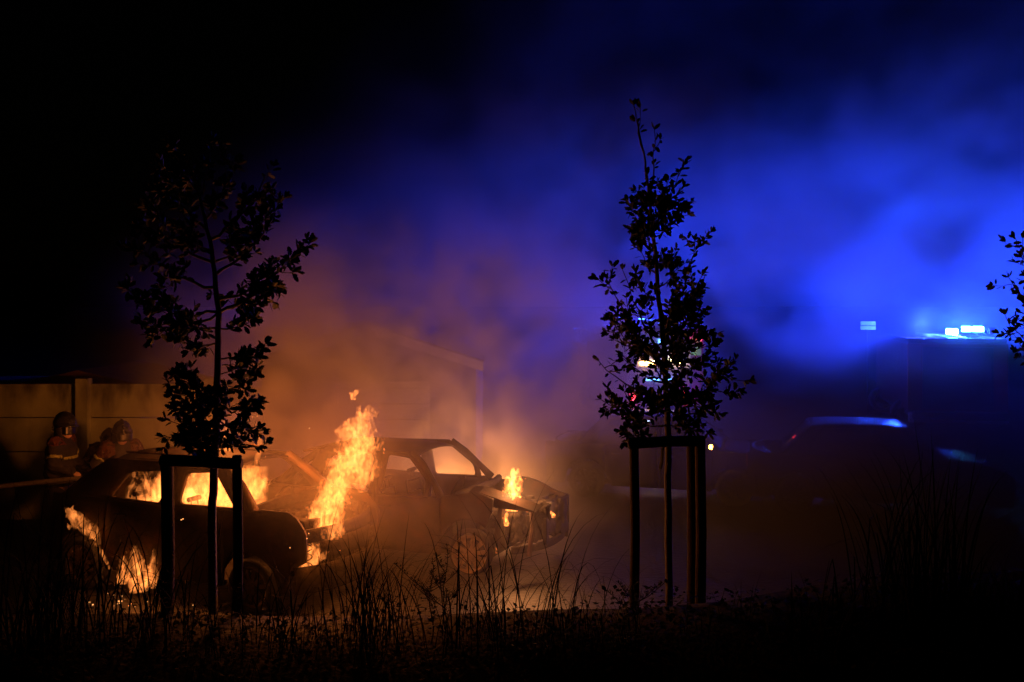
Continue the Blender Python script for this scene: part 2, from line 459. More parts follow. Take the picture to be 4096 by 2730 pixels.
def wheel(parent, x, y, r, side, tyre=True, alloy=True, rim_r=None, steer=0.0, spokes=10):
    w = bpy.data.objects.new('wheel', None); COL.objects.link(w); w.parent = parent; w.location = (x, y, r)
    w.rotation_euler = (0, 0, steer); w.empty_display_size = .1
    R = rim_r or r*.72
    m = MB().lathe([(R, -.09), (R, .09), (R*.95, .1), (R*.93, .08), (R*.9, .04), (R*.86, -.08)], n=32, close=True)
    for k in range(spokes):
        a = 2*math.pi*k/spokes+.15; d = Vector((math.cos(a), 0, math.sin(a))); t = Vector((-d.z, 0, d.x))
        pr = [d*R*.2-t*.02, d*R*.92-t*.028, d*R*.92+t*.028, d*R*.2+t*.02]
        m.prism([p+Vector((0, side*.07, 0)) for p in pr], (0, -side*.03, 0))
    m.lathe([(.001, side*.085), (R*.22, side*.08), (R*.25, side*.03), (.001, side*.02)], n=16)
    m.build('rim', M['alloy'] if alloy else M['dull'], w, smooth=False)
    MB().lathe([(.001, -side*.03), (R*.62, -side*.03), (R*.62, -side*.05), (.001, -side*.05)], n=24).build('brake_disc', M['rust'], w)
    if tyre:
        MB().lathe([(R*.98, -.1), (r*.9, -.115), (r*.985, -.09), (r, -.05), (r, .05), (r*.985, .09), (r*.9, .115), (R*.98, .1)], n=36, close=True).build('tyre', M['rubber'], w, smooth=True)
    return w

def lumps(name, lo, hi, mat, parent, seed=0, ns=.14, th=.12, h=.02):
    X, Y, Z = grid3(lo, hi, h); c = [(lo[i]+hi[i])/2 for i in range(3)]; e = [(hi[i]-lo[i])/2 for i in range(3)]
    d = np.maximum.reduce([np.abs(X-c[0])/e[0], np.abs(Y-c[1])/e[1], np.abs(Z-c[2])/e[2]])
    blk = np.round((X+seed)/.09)*1.7+np.round((Y+seed)/.11)*2.3
    f = (.9-d)*1.2+.5*perlin(X/ns+seed, Y/ns, Z/ns)+.25*np.sin(blk*5.1)-th
    V, Fc = surface(f, lo, h)
    return mesh_np(name, V, Fc, mat, parent, smooth=False)

def seat(parent, x, y, z, mat, h=.62, w=.46):
    m = MB()
    for s in (-1, 1):
        m.tube([(x+.2, y+s*w/2, z), (x-.12, y+s*w/2, z), (x-.2, y+s*w/2, z+.1), (x-.3, y+s*w*.42, z+h)], .02, 6)
    m.tube([(x-.3, y-w*.42, z+h), (x-.3, y+w*.42, z+h)], .02, 6)
    for k in range(2):
        t = .3+.35*k; m.tube([(x-.2-.1*t, y-w/2, z+.1+(h-.1)*t), (x-.2-.1*t, y+w/2, z+.1+(h-.1)*t)], .009, 5)
        m.tube([(x-.1+.08*k, y-w/2, z+.01), (x-.1+.08*k, y+w/2, z+.01)], .009, 5)
    for s in (-.3, .3): m.tube([(x-.3, y+s*w*.4, z+h), (x-.32, y+s*w*.4, z+h+.14)], .008, 5)
    m.tube([(x-.32, y-.1, z+h+.14), (x-.32, y+.1, z+h+.14)], .03, 6)
    m.build('seat_frame', mat, parent)

# ---- car A : burning tall hatchback on the left
A_YAW = math.radians(24); A_LOC = Vector((-3.7, 12.3, 0))
carA = thing('burning_hatchback', 'burning dark hatchback with flames filling its cabin behind the left staked tree', 'car', A_LOC, -A_YAW)
def LA(x, y, z):                                     # car A local to world
    return A_LOC+Matrix.Rotation(-A_YAW, 3, 'Z') @ Vector((x, y, z))
A = Car(3.95, 1.66, 1.16, 1.22, -1.35, .32, .39, cx=0.05, sill=.3, tumble=.36)
bz = lambda x: float(np.interp(x, [-1.95, -1.5, 0, 1.2, 1.35, 1.68, 1.78, 1.86, 1.93], [1.12, 1.145, 1.125, 1.16, 1.19, 1.185, 1.14, 1.06, .96]))
for s in (-1, 1):
    A.panel(s, -1.92, -.93, A.zlo, bz, 26, 8, .004, 1).build('rear_wing', M['burnt'], carA, True)
    d = A.panel(s, -.92, .03, A.zlo, bz, 10, 8, .004, 2).build('door', M['burnt'], carA, True)
    MB().tube([(-.75, s*(A.hw(-.75, .98)+.035), .98), (-.57, s*(A.hw(-.57, .98)+.035), .985)], .014, 6).build('handle', M['char'], d)
    d = A.panel(s, .04, .82, A.zlo, bz, 10, 8, .004, 3).build('door', M['burnt'], carA, True)
    MB().tube([(.12, s*(A.hw(.12, .98)+.035), .98), (.3, s*(A.hw(.3, .98)+.035), .985)], .014, 6).build('handle', M['char'], d)
    A.panel(s, .83, 1.93, lambda x: max(A.zlo(x), float(np.interp(x, [1.7, 1.74, 1.93], [.3, .56, .66]))), bz, 30, 8, .006, 4).build('front_wing', M['burnt'], carA, True)
    A.ring(s, [(-1.62, 1.13), (-1.06, 1.59), (.04, 1.61), (.035, 1.12)], [(-.9, 1.16), (-.68, 1.46), (-.065, 1.51), (-.11, 1.145)], .07).build('window_frame', M['burnt'], carA, True)
    A.ring(s, [(.036, 1.12), (.041, 1.61), (.72, 1.61), (1.24, 1.165)], [(.16, 1.16), (.18, 1.5), (.6, 1.535), (.98, 1.18)], .07).build('window_frame', M['burnt'], carA, True)
    MB().tube([(.7, s*(A.hw(.7, 1.6)-.05), 1.6), (.98, s*(A.hw(1, 1.4)-.05), 1.4), (1.22, s*(A.hw(1.2, 1.17)-.04), 1.17)], [.05, .055, .06], 8).build('windscreen_pillar', M['rust'], carA, True)
    MB().tube([(-1.0, s*(A.hw(-1, 1.59)-.05), 1.585), (-1.35, s*(A.hw(-1.3, 1.4)-.06), 1.36), (-1.66, s*(A.hw(-1.6, 1.12)-.06), 1.1)], [.05, .06, .07], 8).build('rear_pillar', M['burnt'], carA, True)
    wheel(carA, 1.22, s*.71, .32, s, True, True)
    wheel(carA, -1.35, s*.71, .32, s, True, True)
g = []
for i in range(13):
    x = -1.06+1.8*i/12; e = 1.585 if x < .6 else 1.60
    g.append([(x, A.hw(0, 1.58)*.985*u, 1.585+.07*(1-u*u)-.05*((x+.15)/.9)**4*.6) for u in [-1+2*j/10 for j in range(11)]])
MB().sheet(g, lambda i, j: (0, 0, -.03)).build('roof', M['burnt'], carA, True)
for s in (-1, 1): MB().tube([(-.9, s*.5, 1.665), (.4, s*.5, 1.68)], .012, 6).build('roof_rail', M['rust'], carA)
A.end(1, .84, .99, bow=.2, xoff=.03).build('front_panel', M['char'], carA, True)
A.end(1, .62, .84, bow=.2, xoff=.0, y0=-.62, y1=.62).build('grille', M['char'], carA, True)
A.end(1, .3, .6, bow=.24, xoff=-.06).build('front_bumper', M['char'], carA, True)
A.end(-1, .34, .64, bow=.2, xoff=-.05).build('rear_bumper', M['char'], carA, True)
A.end(-1, .64, 1.12, bow=.2, lean=.25).build('tailgate', M['burnt'], carA, True)
MB().box((-.2, 0, .3), (3.2, 1.36, .06)).build('floor_pan', M['char'], carA)
MB().box((1.0, 0, .7), (.05, 1.36, .8)).build('bulkhead', M['char'], carA)
m = MB().tube([(1.02, -.68, 1.08), (1.05, 0, 1.12), (1.02, .68, 1.08)], .07, 8); m.build('dashboard', M['char'], carA)
m = MB()
for k in range(16):
    a, c = 2*math.pi*k/16, 2*math.pi*(k+1)/16
    m.tube([(.78+.08*math.sin(a), .36+.18*math.cos(a), 1.06+.17*math.sin(a)), (.78+.08*math.sin(c), .36+.18*math.cos(c), 1.06+.17*math.sin(c))], .014, 5, False)
m.tube([(.78, .36, 1.06), (1.0, .36, 1.0)], .025, 6); m.build('steering_wheel', M['char'], carA)
for y in (-.36, .36): seat(carA, .35, y, .5, M['char'], .5)
for y in (-.36, .36): seat(carA, -.5, y, .5, M['char'], .5, .6)
lumps('engine', (1.1, -.6, .45), (1.85, .6, 1.06), M['char'], carA, 3)
for s in (-1, 1):
    pts = [(1.86+.05*math.cos(k*.7), s*.62+.05*math.sin(k*.7), .58+.011*k) for k in range(24)]
    MB().tube(pts, .008, 5).build('wiring', M['char'], carA)

# ---- car B : burnt-out car on the right with open nose
B_YAW = math.radians(22); B_LOC = Vector((-1.47, 13.94, 0))
carB = thing('burnt_out_car', 'burnt-out car shell with bare alloy wheel and flaming open engine bay', 'car', B_LOC, -B_YAW)
def LB(x, y, z): return B_LOC+Matrix.Rotation(-B_YAW, 3, 'Z') @ Vector((x, y, z))
Bc = Car(4.25, 1.74, .97, 1.33, -1.33, .33, .4, cx=.12, sill=.24, tumble=.42)
bzB = lambda x: float(np.interp(x, [-2.0, -1.2, 0, .9, 1.4, 1.75, 2.2], [1.0, .98, .96, .99, 1.08, .99, .86]))
def zfen(x): return max(Bc.zlo(x), float(np.interp(x, [1.44, 1.66], [.2, .87])))
for s in (-1, 1):
    Bc.panel(s, -1.98, -.98, Bc.zlo, bzB, 26, 8, .005, 1).build('rear_wing', M['burnt'], carB, True)
    d = Bc.panel(s, -.97, -.05, Bc.zlo, bzB, 10, 8, .005, 2).build('door', M['burnt'], carB, True)
    MB().tube([(-.8, s*(Bc.hw(-.8, .82)+.03), .83), (-.62, s*(Bc.hw(-.6, .82)+.03), .83)], .013, 6).build('handle', M['char'], d)
    d = Bc.panel(s, -.04, .93, Bc.zlo, bzB, 12, 8, .005, 3).build('door', M['burnt'], carB, True)
    MB().tube([(.05, s*(Bc.hw(.1, .82)+.03), .83), (.23, s*(Bc.hw(.2, .82)+.03), .83)], .013, 6).build('handle', M['char'], d)
    if s < 0:
        Bc.panel(s, .94, 1.66, zfen, bzB, 24, 8, .006, 4).build('front_wing', M['burnt'], carB, True)
        pr = [(1.3, -.79, 1.06), (1.45, -.78, 1.075), (1.8, -.76, .985), (2.2, -.7, .865), (2.05, -.72, .87), (1.72, -.75, .885), (1.62, -.76, .9)]
        MB().prism(pr, (0, .2, .05)).build('bonnet_edge', M['burnt'], carB)
    else:
        Bc.panel(s, .94, 2.12, Bc.zlo, lambda x: bzB(x)-.06+.02*math.sin(x*9), 30, 8, .012, 5).build('front_wing', M['burnt'], carB, True)
    Bc.ring(s, [(-1.3, .96), (-1.0, 1.47), (-.04, 1.505), (-.04, .94)], [(-.95, .99), (-.82, 1.4), (-.13, 1.46), (-.13, .965)], .07).build('window_frame', M['burnt'], carB, True)
    Bc.ring(s, [(-.035, .94), (-.035, 1.505), (.36, 1.515), (.755, 1.19), (.77, .965)], [(.03, .97), (.055, 1.46), (.335, 1.475), (.69, 1.17), (.70, .99)], .06).build('window_frame', M['burnt'], carB, True)
    MB().tube([(.40, s*(Bc.hw(.4, 1.5)-.03), 1.5), (.6, s*(Bc.hw(.6, 1.35)-.03), 1.36), (.8, s*(Bc.hw(.8, 1.15)-.02), 1.14), (.93, s*(Bc.hw(.9, .98)-.02), .98)], [.05, .042, .042, .06], 8).build('windscreen_pillar', M['burnt'], carB, True)
    MB().tube([(-1.02, s*(Bc.hw(-1, 1.46)-.04), 1.46), (-1.3, s*(Bc.hw(-1.2, 1.25)-.04), 1.25), (-1.6, s*(Bc.hw(-1.6, .98)-.05), .98)], [.05, .06, .07], 8).build('rear_pillar', M['burnt'], carB, True)
wheel(carB, 1.33, -.76, .29, -1, False, True, rim_r=.24, steer=.25)
wheel(carB, 1.33, .74, .29, 1, False, True, rim_r=.24)
for s in (-1, 1): wheel(carB, -1.33, s*.74, .32, s, True, True)
MB().lathe([(.25, -.1), (.28, -.09), (.3, -.02), (.28, .06), (.25, .05)], (1.33, -.74, .31), 28, close=True).build('tyre_remains', M['char'], carB, True)
g = []
for i in range(12):
    x = -1.08+1.52*i/11
    g.append([(x, Bc.hw(0, 1.49)*.99*u, 1.485+.07*(1-u*u)-.05*((x+.3)/.8)**4*1.3) for u in [-1+2*j/10 for j in range(11)]])
MB().sheet(g, lambda i, j: (0, 0, -.03)).build('roof', M['burnt'], carB, True)
sp = MB(); sp.sheet([[(-1.08-.3*t, y, 1.475-.05*t) for y in (-.5, 0, .5)] for t in (0, .5, 1)], lambda i, j: (0, 0, -.035)); sp.build('rear_spoiler', M['rust'], carB)
Bc.end(-1, .32, .62, bow=.2, xoff=-.05).build('rear_bumper', M['char'], carB, True)
Bc.end(-1, .62, .98, bow=.2, lean=.2).build('tailgate', M['burnt'], carB, True)
Bc.end(1, .34, .43, bow=.3, xoff=.0).build('bumper_beam', M['char'], carB, True)
MB().box((-.1, 0, .27), (3.4, 1.44, .06)).build('floor_pan', M['char'], carB)
MB().box((1.02, 0, .62), (.05, 1.44, .7)).build('bulkhead', M['char'], carB)
MB().tube([(1.05, -.7, .99), (1.2, -.3, 1.03), (1.25, .2, 1.04), (1.1, .7, 1.0)], .05, 8).build('cowl', M['char'], carB)
lumps('engine', (1.2, -.52, .4), (1.85, .55, .82), M['char'], carB, 5)
lumps('radiator', (1.98, -.5, .42), (2.26, .38, .9), M['char'], carB, 9, th=.05)
MB().tube([(2.08, -.66, .3), (2.12, -.64, .62), (2.1, -.6, .86)], [.035, .03, .03], 6).build('front_strut', M['rust'], carB)
MB().tube([(1.7, -.62, .88), (1.66, -.6, .6), (1.7, -.62, .36)], [.05, .07, .05], 7).build('suspension_tower', M['burnt'], carB)
for y in (-.37, .37): seat(carB, .2, y, .4, M['char'], .55)
m = MB()
for k in range(16):
    a, c = 2*math.pi*k/16, 2*math.pi*(k+1)/16
    m.tube([(.62+.08*math.sin(a), .36+.18*math.cos(a), .88+.17*math.sin(a)), (.62+.08*math.sin(c), .36+.18*math.cos(c), .88+.17*math.sin(c))], .013, 5, False)
m.build('steering_wheel', M['char'], carB)

# ---- parked cars on the right, wet and dark
def parked(name, label, loc, yaw, group=None):
    r = thing(name, label, 'car', loc, -math.radians(yaw), group)
    C = Car(4.2, 1.74, .97, 1.3, -1.3, .32, .38, sill=.24, tumble=.42)
    z = lambda x: float(np.interp(x, [-2.1, -1.2, 0, .9, 1.4, 1.8, 2.1], [.98, .98, .95, .95, .92, .84, .7]))
    for s in (-1, 1):
        C.panel(s, -2.06, -.96, C.zlo, z, 22, 6).build('rear_wing', M['dull'], r, True)
        for (a, c) in ((-.95, -.02), (-.01, .92)):
            d = C.panel(s, a, c, C.zlo, z, 8, 6).build('door', M['dull'], r, True)
            MB().tube([(a+.12, s*(C.hw(a, .8)+.03), .82), (a+.3, s*(C.hw(a+.2, .8)+.03), .82)], .013, 6).build('handle', M['trim'], d)
        C.panel(s, .93, 2.06, C.zlo, z, 22, 6).build('front_wing', M['dull'], r, True)
        for o, n_ in (([(-1.45, .96), (-1.02, 1.44), (-.03, 1.47), (-.03, .94)], [(-1.15, .98), (-.88, 1.38), (-.1, 1.41), (-.1, .97)]),
                      ([(-.028, .94), (-.028, 1.47), (.4, 1.46), (1.05, .95)], [(.03, .97), (.04, 1.41), (.36, 1.41), (.86, .98)])):
            f = C.ring(s, o, n_, .05, .03).build('window_frame', M['dull'], r, True)
            q = rounded(n_, .05)
            MB().prism([(p.x, s*(C.hw(p.x, p.y)-.02), p.y) for p in q], (0, -s*.006, 0)).build('pane', M['glass'], f)
        wheel(r, 1.3, s*.76, .32, s, True, False); wheel(r, -1.3, s*.76, .32, s, True, False)
        MB().lathe([(.001, -.06), (.07, -.04), (.08, .03), (.001, .05)], (.88, s*(C.hw(.8, .95)+.12), 1.02), 14, 'x').build('door_mirror', M['dull'], r, True)
        MB().box((1.98, s*.62, .66), (.14, .3, .13)).build('headlight', M['glass'], r, bevel=.03)
        MB().box((-2.04, s*.66, .84), (.1, .2, .22)).build('tail_light', M['truck_red'], r, bevel=.02)
    def sheetz(x0, x1, f, name, mat, w, nx=8, th=.02):
        g = [[(x0+(x1-x0)*i/nx, w(x0+(x1-x0)*i/nx)*u, f(x0+(x1-x0)*i/nx)+.05*(1-u*u)) for u in [-1+.2*j for j in range(11)]] for i in range(nx+1)]
        return MB().sheet(g, lambda i, j: (0, 0, -th)).build(name, mat, r, True)
    sheetz(-1.02, .42, lambda x: 1.46-.03*((x+.3)/.7)**4, 'roof', M['paint'], lambda x: C.hw(0, 1.46))
    sheetz(.44, 1.06, lambda x: 1.445-(x-.44)*.79, 'windscreen', M['glass'], lambda x: C.hw(0, 1.44-(x-.44)*.79)-.04)
    sheetz(1.08, 2.0, lambda x: z(x)+.01, 'bonnet', M['paint'], lambda x: C.hw(x, .9)-.02)
    sheetz(-1.5, -1.04, lambda x: 1.43+(x+1.04)*.95, 'rear_window', M['glass'], lambda x: C.hw(0, 1.2)-.06)
    C.end(1, .26, .6, bow=.24, xoff=-.06).build('front_bumper', M['dull'], r, True)
    C.end(1, .6, .74, bow=.24, lean=.3, y0=-.5, y1=.5).build('grille', M['trim'], r, True)
    C.end(-1, .28, .6, bow=.2, xoff=-.05).build('rear_bumper', M['dull'], r, True)
    C.end(-1, .6, .99, bow=.2, lean=.2).build('tailgate', M['dull'], r, True)
    MB().box((0, 0, .3), (3.4, 1.4, .1)).build('floor_pan', M['trim'], r)
    return r
pc = parked('parked_car', 'dark wet parked car with blue glints on windscreen and bonnet', (6.15, 17.0, 0), 14)
pc2 = parked('parked_car', 'dark parked car in smoke with one small amber mirror lamp, right of the staked tree', (2.82, 18.2, 0), 18)
M['amber_dot'] = glow('amber_indicator', (1.0, .36, .04), 70)
MB().lathe([(.001, -.035), (.035, -.025), (.045, .02), (.001, .035)], (.93, -1.08, 1.04), 12, 'x').build('mirror_lamp', M['amber_dot'], pc2)

# ------------------------------------------------------------------ emergency vehicles
def truck(name, label, loc, rz, rear):
    r = thing(name, label, 'fire truck', loc, rz)
    # local: x across, y = depth away from the viewer side, z up
    body = MB().box((0, 2.6, 1.75), (2.5, 3.9, 2.1)).build('body', M['truck_red'], r, bevel=.04)
    MB().box((0, 5.6, 1.7), (2.4, 2.0, 2.3)).build('cab', M['truck_red'] if rear else M['truck_red'], r, bevel=.12)
    MB().box((0, 3.4, .62), (2.3, 6.4, .22)).build('chassis', M['trim'], r, bevel=.02)
    MB().box((0, .58, .52), (2.46, .14, .3)).build('bumper', M['truck_white'], r, bevel=.03)
    fr = MB()
    for s in (-1, 1): fr.box((s*.84, .62, 1.72), (.06, .06, 1.9))
    fr.box((0, .62, 2.66), (1.74, .06, .06)); fr.build('shutter_frame', M['steel' if rear else 'trim'], r, bevel=.01)
    shu = MB().box((0, .64, 1.7), (1.62, .02, 1.86)).build('shutter', M['trim'], r)
    for k in range(20): MB().box((0, .622, .83+.092*k), (1.62, .022, .074)).build('slat', M['steel' if rear else 'trim'], shu)
    for s in (-1, 1):
        if rear: MB().box((s*1.02, .635, 2.3), (.3, .03, .5)).build('marking', M['hi_green'], r)
        for w_ in (1.25, 5.4): wheel(r, 0, 0, .5, 1, True, True).location = (s*1.02, w_+.5, .5)
        if not rear: continue
        am = MB().tube([(s*1.2, 6.3, 2.6), (s*1.5, 6.45, 2.62), (s*1.55, 6.45, 2.2), (s*1.2, 6.4, 2.15)], .03, 6).build('mirror_arm', M['truck_white'], r)
        MB().box((s*1.52, 6.4, 2.42), (.3, .14, .46)).build('mirror', M['truck_white'], r, bevel=.05)
    lad = MB()
    for s in (-.25, .25): lad.box((s, 2.8, 2.95), (.06, 4.2, .08))
    for k in range(14): lad.tube([(-.25, .9+.29*k, 2.95), (.25, .9+.29*k, 2.95)], .016, 6)
    lad.build('ladder', M['steel'], r)
    return r
T1 = P(2640, 1725, 27)
t1 = truck('fire_engine', 'fire engine with lit amber and red lamps behind the staked tree at centre', (T1.x, 26.4, 0), math.radians(3), True)
def lampbox(par, name, px, py, D, d, mat):
    o = MB().box((0, 0, 0), d).build(name, mat, None, bevel=min(d)*.25)
    o.parent = par
    w = P(px, py, D); inv = (Matrix.Translation(par.location) @ Matrix.Rotation(par.rotation_euler.z, 4, 'Z') @ Matrix.Diagonal((*par.scale, 1))).inverted()
    o.location = inv @ w
    return o
DT = 26.9
lampbox(t1, 'amber_light', 2590, 1455, DT, (.42, .1, .11), M['amber'])
for px, py in ((2612, 1450), (2678, 1449), (2688, 1442), (2716, 1442), (2745, 1444)): lampbox(t1, 'work_light', px, py, DT, (.07, .08, .07), M['warm_lamp'])
lampbox(t1, 'amber_light', 2728, 1452, DT, (.16, .1, .1), M['amber'])
lampbox(t1, 'tail_light', 2533, 1592, DT, (.14, .1, .2), M['red_lamp'])
lampbox(t1, 'tail_light', 2745, 1585, DT, (.12, .1, .16), M['red_lamp'])
lampbox(t1, 'marker_light', 2798, 1355, DT, (.12, .1, .1), M['red_lamp'])
lampbox(t1, 'strip_light', 2595, 1655, DT, (.05, .06, .5), M['white_lamp'])
for px in (2595, 2625, 2665, 2690): lampbox(t1, 'reflection_bar', px, 1520, DT, (.16, .06, .05), M['blue_dim'])  # glowing bars stand in for pale reflections, not lamps
for px, py in ((2585, 1376), (2645, 1366)): lampbox(t1, 'blue_flasher', px, py, DT, (.14, .08, .1), M['blue_dim'])
# roof equipment and blue beacon on the cab of the first engine
MB().box((-1.05, .9, 2.95), (.4, .5, .26)).build('roof_locker', M['truck_white'], t1, bevel=.03)
bc = MB().lathe([(.001, 0), (.12, 0), (.11, .16), (.001, .19)], (-.1, 5.6, 2.84), 16, 'z').build('beacon', M['blue_lamp'], t1, True)
E_B1 = 6500
lamp('beacon_light', (-.1, 5.6, 3.3), E_B1, BLUE, .15, t1)

T2 = P(3860, 1740, 25.5)
t2 = truck('fire_engine', 'fire engine with bright blue roof beacons at right', (T2.x, 25.6, 0), math.radians(-12), False); t2.scale = (1, 1, .86)
def beacon(px, py, D, w, mat, name='beacon'):
    return lampbox(t2, name, px, py-4, D, (w, .16, .17), mat)
beacon(3808, 1331, 26.6, .3, M['blue_lamp']); beacon(3866, 1321, 26.8, .24, M['blue_lamp']); beacon(3912, 1321, 26.8, .27, M['blue_lamp'])
lampbox(t2, 'roof_bar', 3885, 1357, 25.2, (.62, .05, .03), M['steel'])
lampbox(t2, 'roof_bar', 3942, 1328, 25.4, (.06, .05, .09), M['steel'])
E_B2 = 10000
for (cx_, cy__, dx_, dy_) in ((0, .72, 2.4, .05), (-1.2, 2.6, .05, 3.7), (1.2, 2.6, .05, 3.7)):
    MB().box((cx_, cy__, 2.87), (dx_, dy_, .15)).build('roof_light_baffle', M['trim'], t2)  # added baffle, hides the lit roof and keeps beacon light off the ground
invt2 = (Matrix.Translation(t2.location) @ Matrix.Rotation(t2.rotation_euler.z, 4, 'Z') @ Matrix.Diagonal((*t2.scale, 1))).inverted()
for x_ in (-.5, .45):
    lamp('beacon_light', (x_, 2.9, 3.35), E_B2/2, BLUE, .15, t2)
# flood lamp on a short arm
lampbox(t2, 'lamp_arm', 3965, 1313, 25.3, (.14, .03, .03), M['steel'])
fl = MB().lathe([(.09, .06), (.1, .02), (.08, -.07), (.001, -.09)], (0, 0, 0), 14, 'z').build('flood_lamp', M['sign'], t2, True)
fl.location = invt2 @ P(3973, 1325, 25.3)

sg = thing('street_sign', 'two pale sign plates, one above the other, on a pole', 'sign', (P(3470, 1300, 29).x, 29, 0))
for py, nm in ((1294, 'plate'), (1312, 'plate')):
    c = P(3470, py, 29); MB().box((0, -.04, c.z), (.44, .012, .115)).build(nm, M['sign'], sg, bevel=.004)
MB().tube([(0, 0, 0), (0, 0, P(3470, 1285, 29).z)], .018, 8).build('pole', M['rubber'], sg)

# ------------------------------------------------------------------ stake frames and trees
TD = 9.5
def stakes(label, posts, rails, strap=None):
    base = P(posts[0][0], 2400, posts[0][2]); r = thing('tree_stakes', label, 'tree stakes', (base.x, base.y, bank_z(base.x, base.y)))
    o = Vector(r.location)
    for (px, py, D, rad) in posts:
        t = P(px, py, D); zb = bank_z(t.x, t.y)-.25
        MB().tube([(t.x-o.x, t.y-o.y, zb-o.z), (t.x-o.x+.012, t.y-o.y, (zb+t.z)/2-o.z), (t.x-o.x, t.y-o.y, t.z-.012-o.z), (t.x-o.x, t.y-o.y, t.z-o.z)], [rad*1.06, rad*1.02, rad, rad*.85], 14).build('post', M['wood'], r, False)
    for (x0, y0, D0, x1, y1, D1, rad) in rails:
        a, c = P(x0, y0, D0)-o, P(x1, y1, D1)-o
        MB().tube([a, a.lerp(c, .02), a.lerp(c, .5)+Vector((0, 0, .008)), a.lerp(c, .98), c], [rad*.85, rad, rad*.97, rad, rad*.85], 12).build('rail', M['wood'], r, False)
    if strap:
        pts = [P(*q)-o for q in strap]
        MB().tube(pts, .018, 6, sq=(1, .25)).build('tie_strap', M['rubber'], r)
    return r
stakes('round wooden stakes with top rail around the left tree, before the burning hatchback',
       [(668, 1850, 9.35, .058), (948, 1822, 9.35, .046)],
       [(642, 1842, 9.26, 968, 1858, 9.26, .054)])
stakes('round wooden stakes with top rail around the right tree, against purple smoke',
       [(2536, 1762, 9.5, .044), (2800, 1762, 9.5, .05), (2763, 1745, 10.2, .045)],
       [(2512, 1776, 9.41, 2818, 1764, 9.41, .052), (2536, 1775, 9.55, 2763, 1766, 10.15, .04)],
       [(2660, 1770, 9.45), (2650, 1800, 9.42), (2648, 1850, 9.43), (2640, 1875, 9.44)])

_leaf2d = [(0, 0), (.10, .12), (.26, .16), (.20, .28), (.40, .38), (.28, .48), (.42, .62), (.25, .70), (.27, .85), (.10, .9), (0, 1.0)]
def oak_leaf_template():
    R = [(x, y) for x, y in _leaf2d]; v = [(x*.62, y, .10*abs(x)-.12*(y-.5)**2) for x, y in R]+[(-x*.62, y, .10*abs(x)-.12*(y-.5)**2) for x, y in R[1:-1]]
    n = len(R); mid = [(0, .3, -.02), (0, .65, -.02)]
    f = []
    right = list(range(n)); left = [0]+list(range(n, n+n-2))+[n-1]
    v += mid; a, c = len(v)-2, len(v)-1
    for side, flip in ((right, False), (left, True)):
        for i in range(n-1):
            m_ = a if i < n//2 else c
            q = (side[i], side[i+1], m_); f.append(q[::-1] if flip else q)
        q = (side[n//2], c, a); f.append(q if flip else q[::-1])
    return np.array(v), f
LV, LF = oak_leaf_template()
def leaf_mesh(name, spots, mat, parent, rng):
    V = []; Fs = []; b0 = 0; LFa = np.array(LF)
    for (p, d, s) in spots:
        d = Vector(d).normalized()
        up = Vector((rng.uniform(-1, 1), rng.uniform(-1, 1), rng.uniform(-.2, 1.2)))
        n_ = (up-d*up.dot(d)).normalized(); x = d.cross(n_)
        R = np.array([x, d, n_])*s
        V.append(LV @ R+np.array(p)); Fs.append(LFa+b0); b0 += len(LV)
    return mesh_np(name, np.concatenate(V), np.concatenate(Fs), mat, parent, smooth=False)

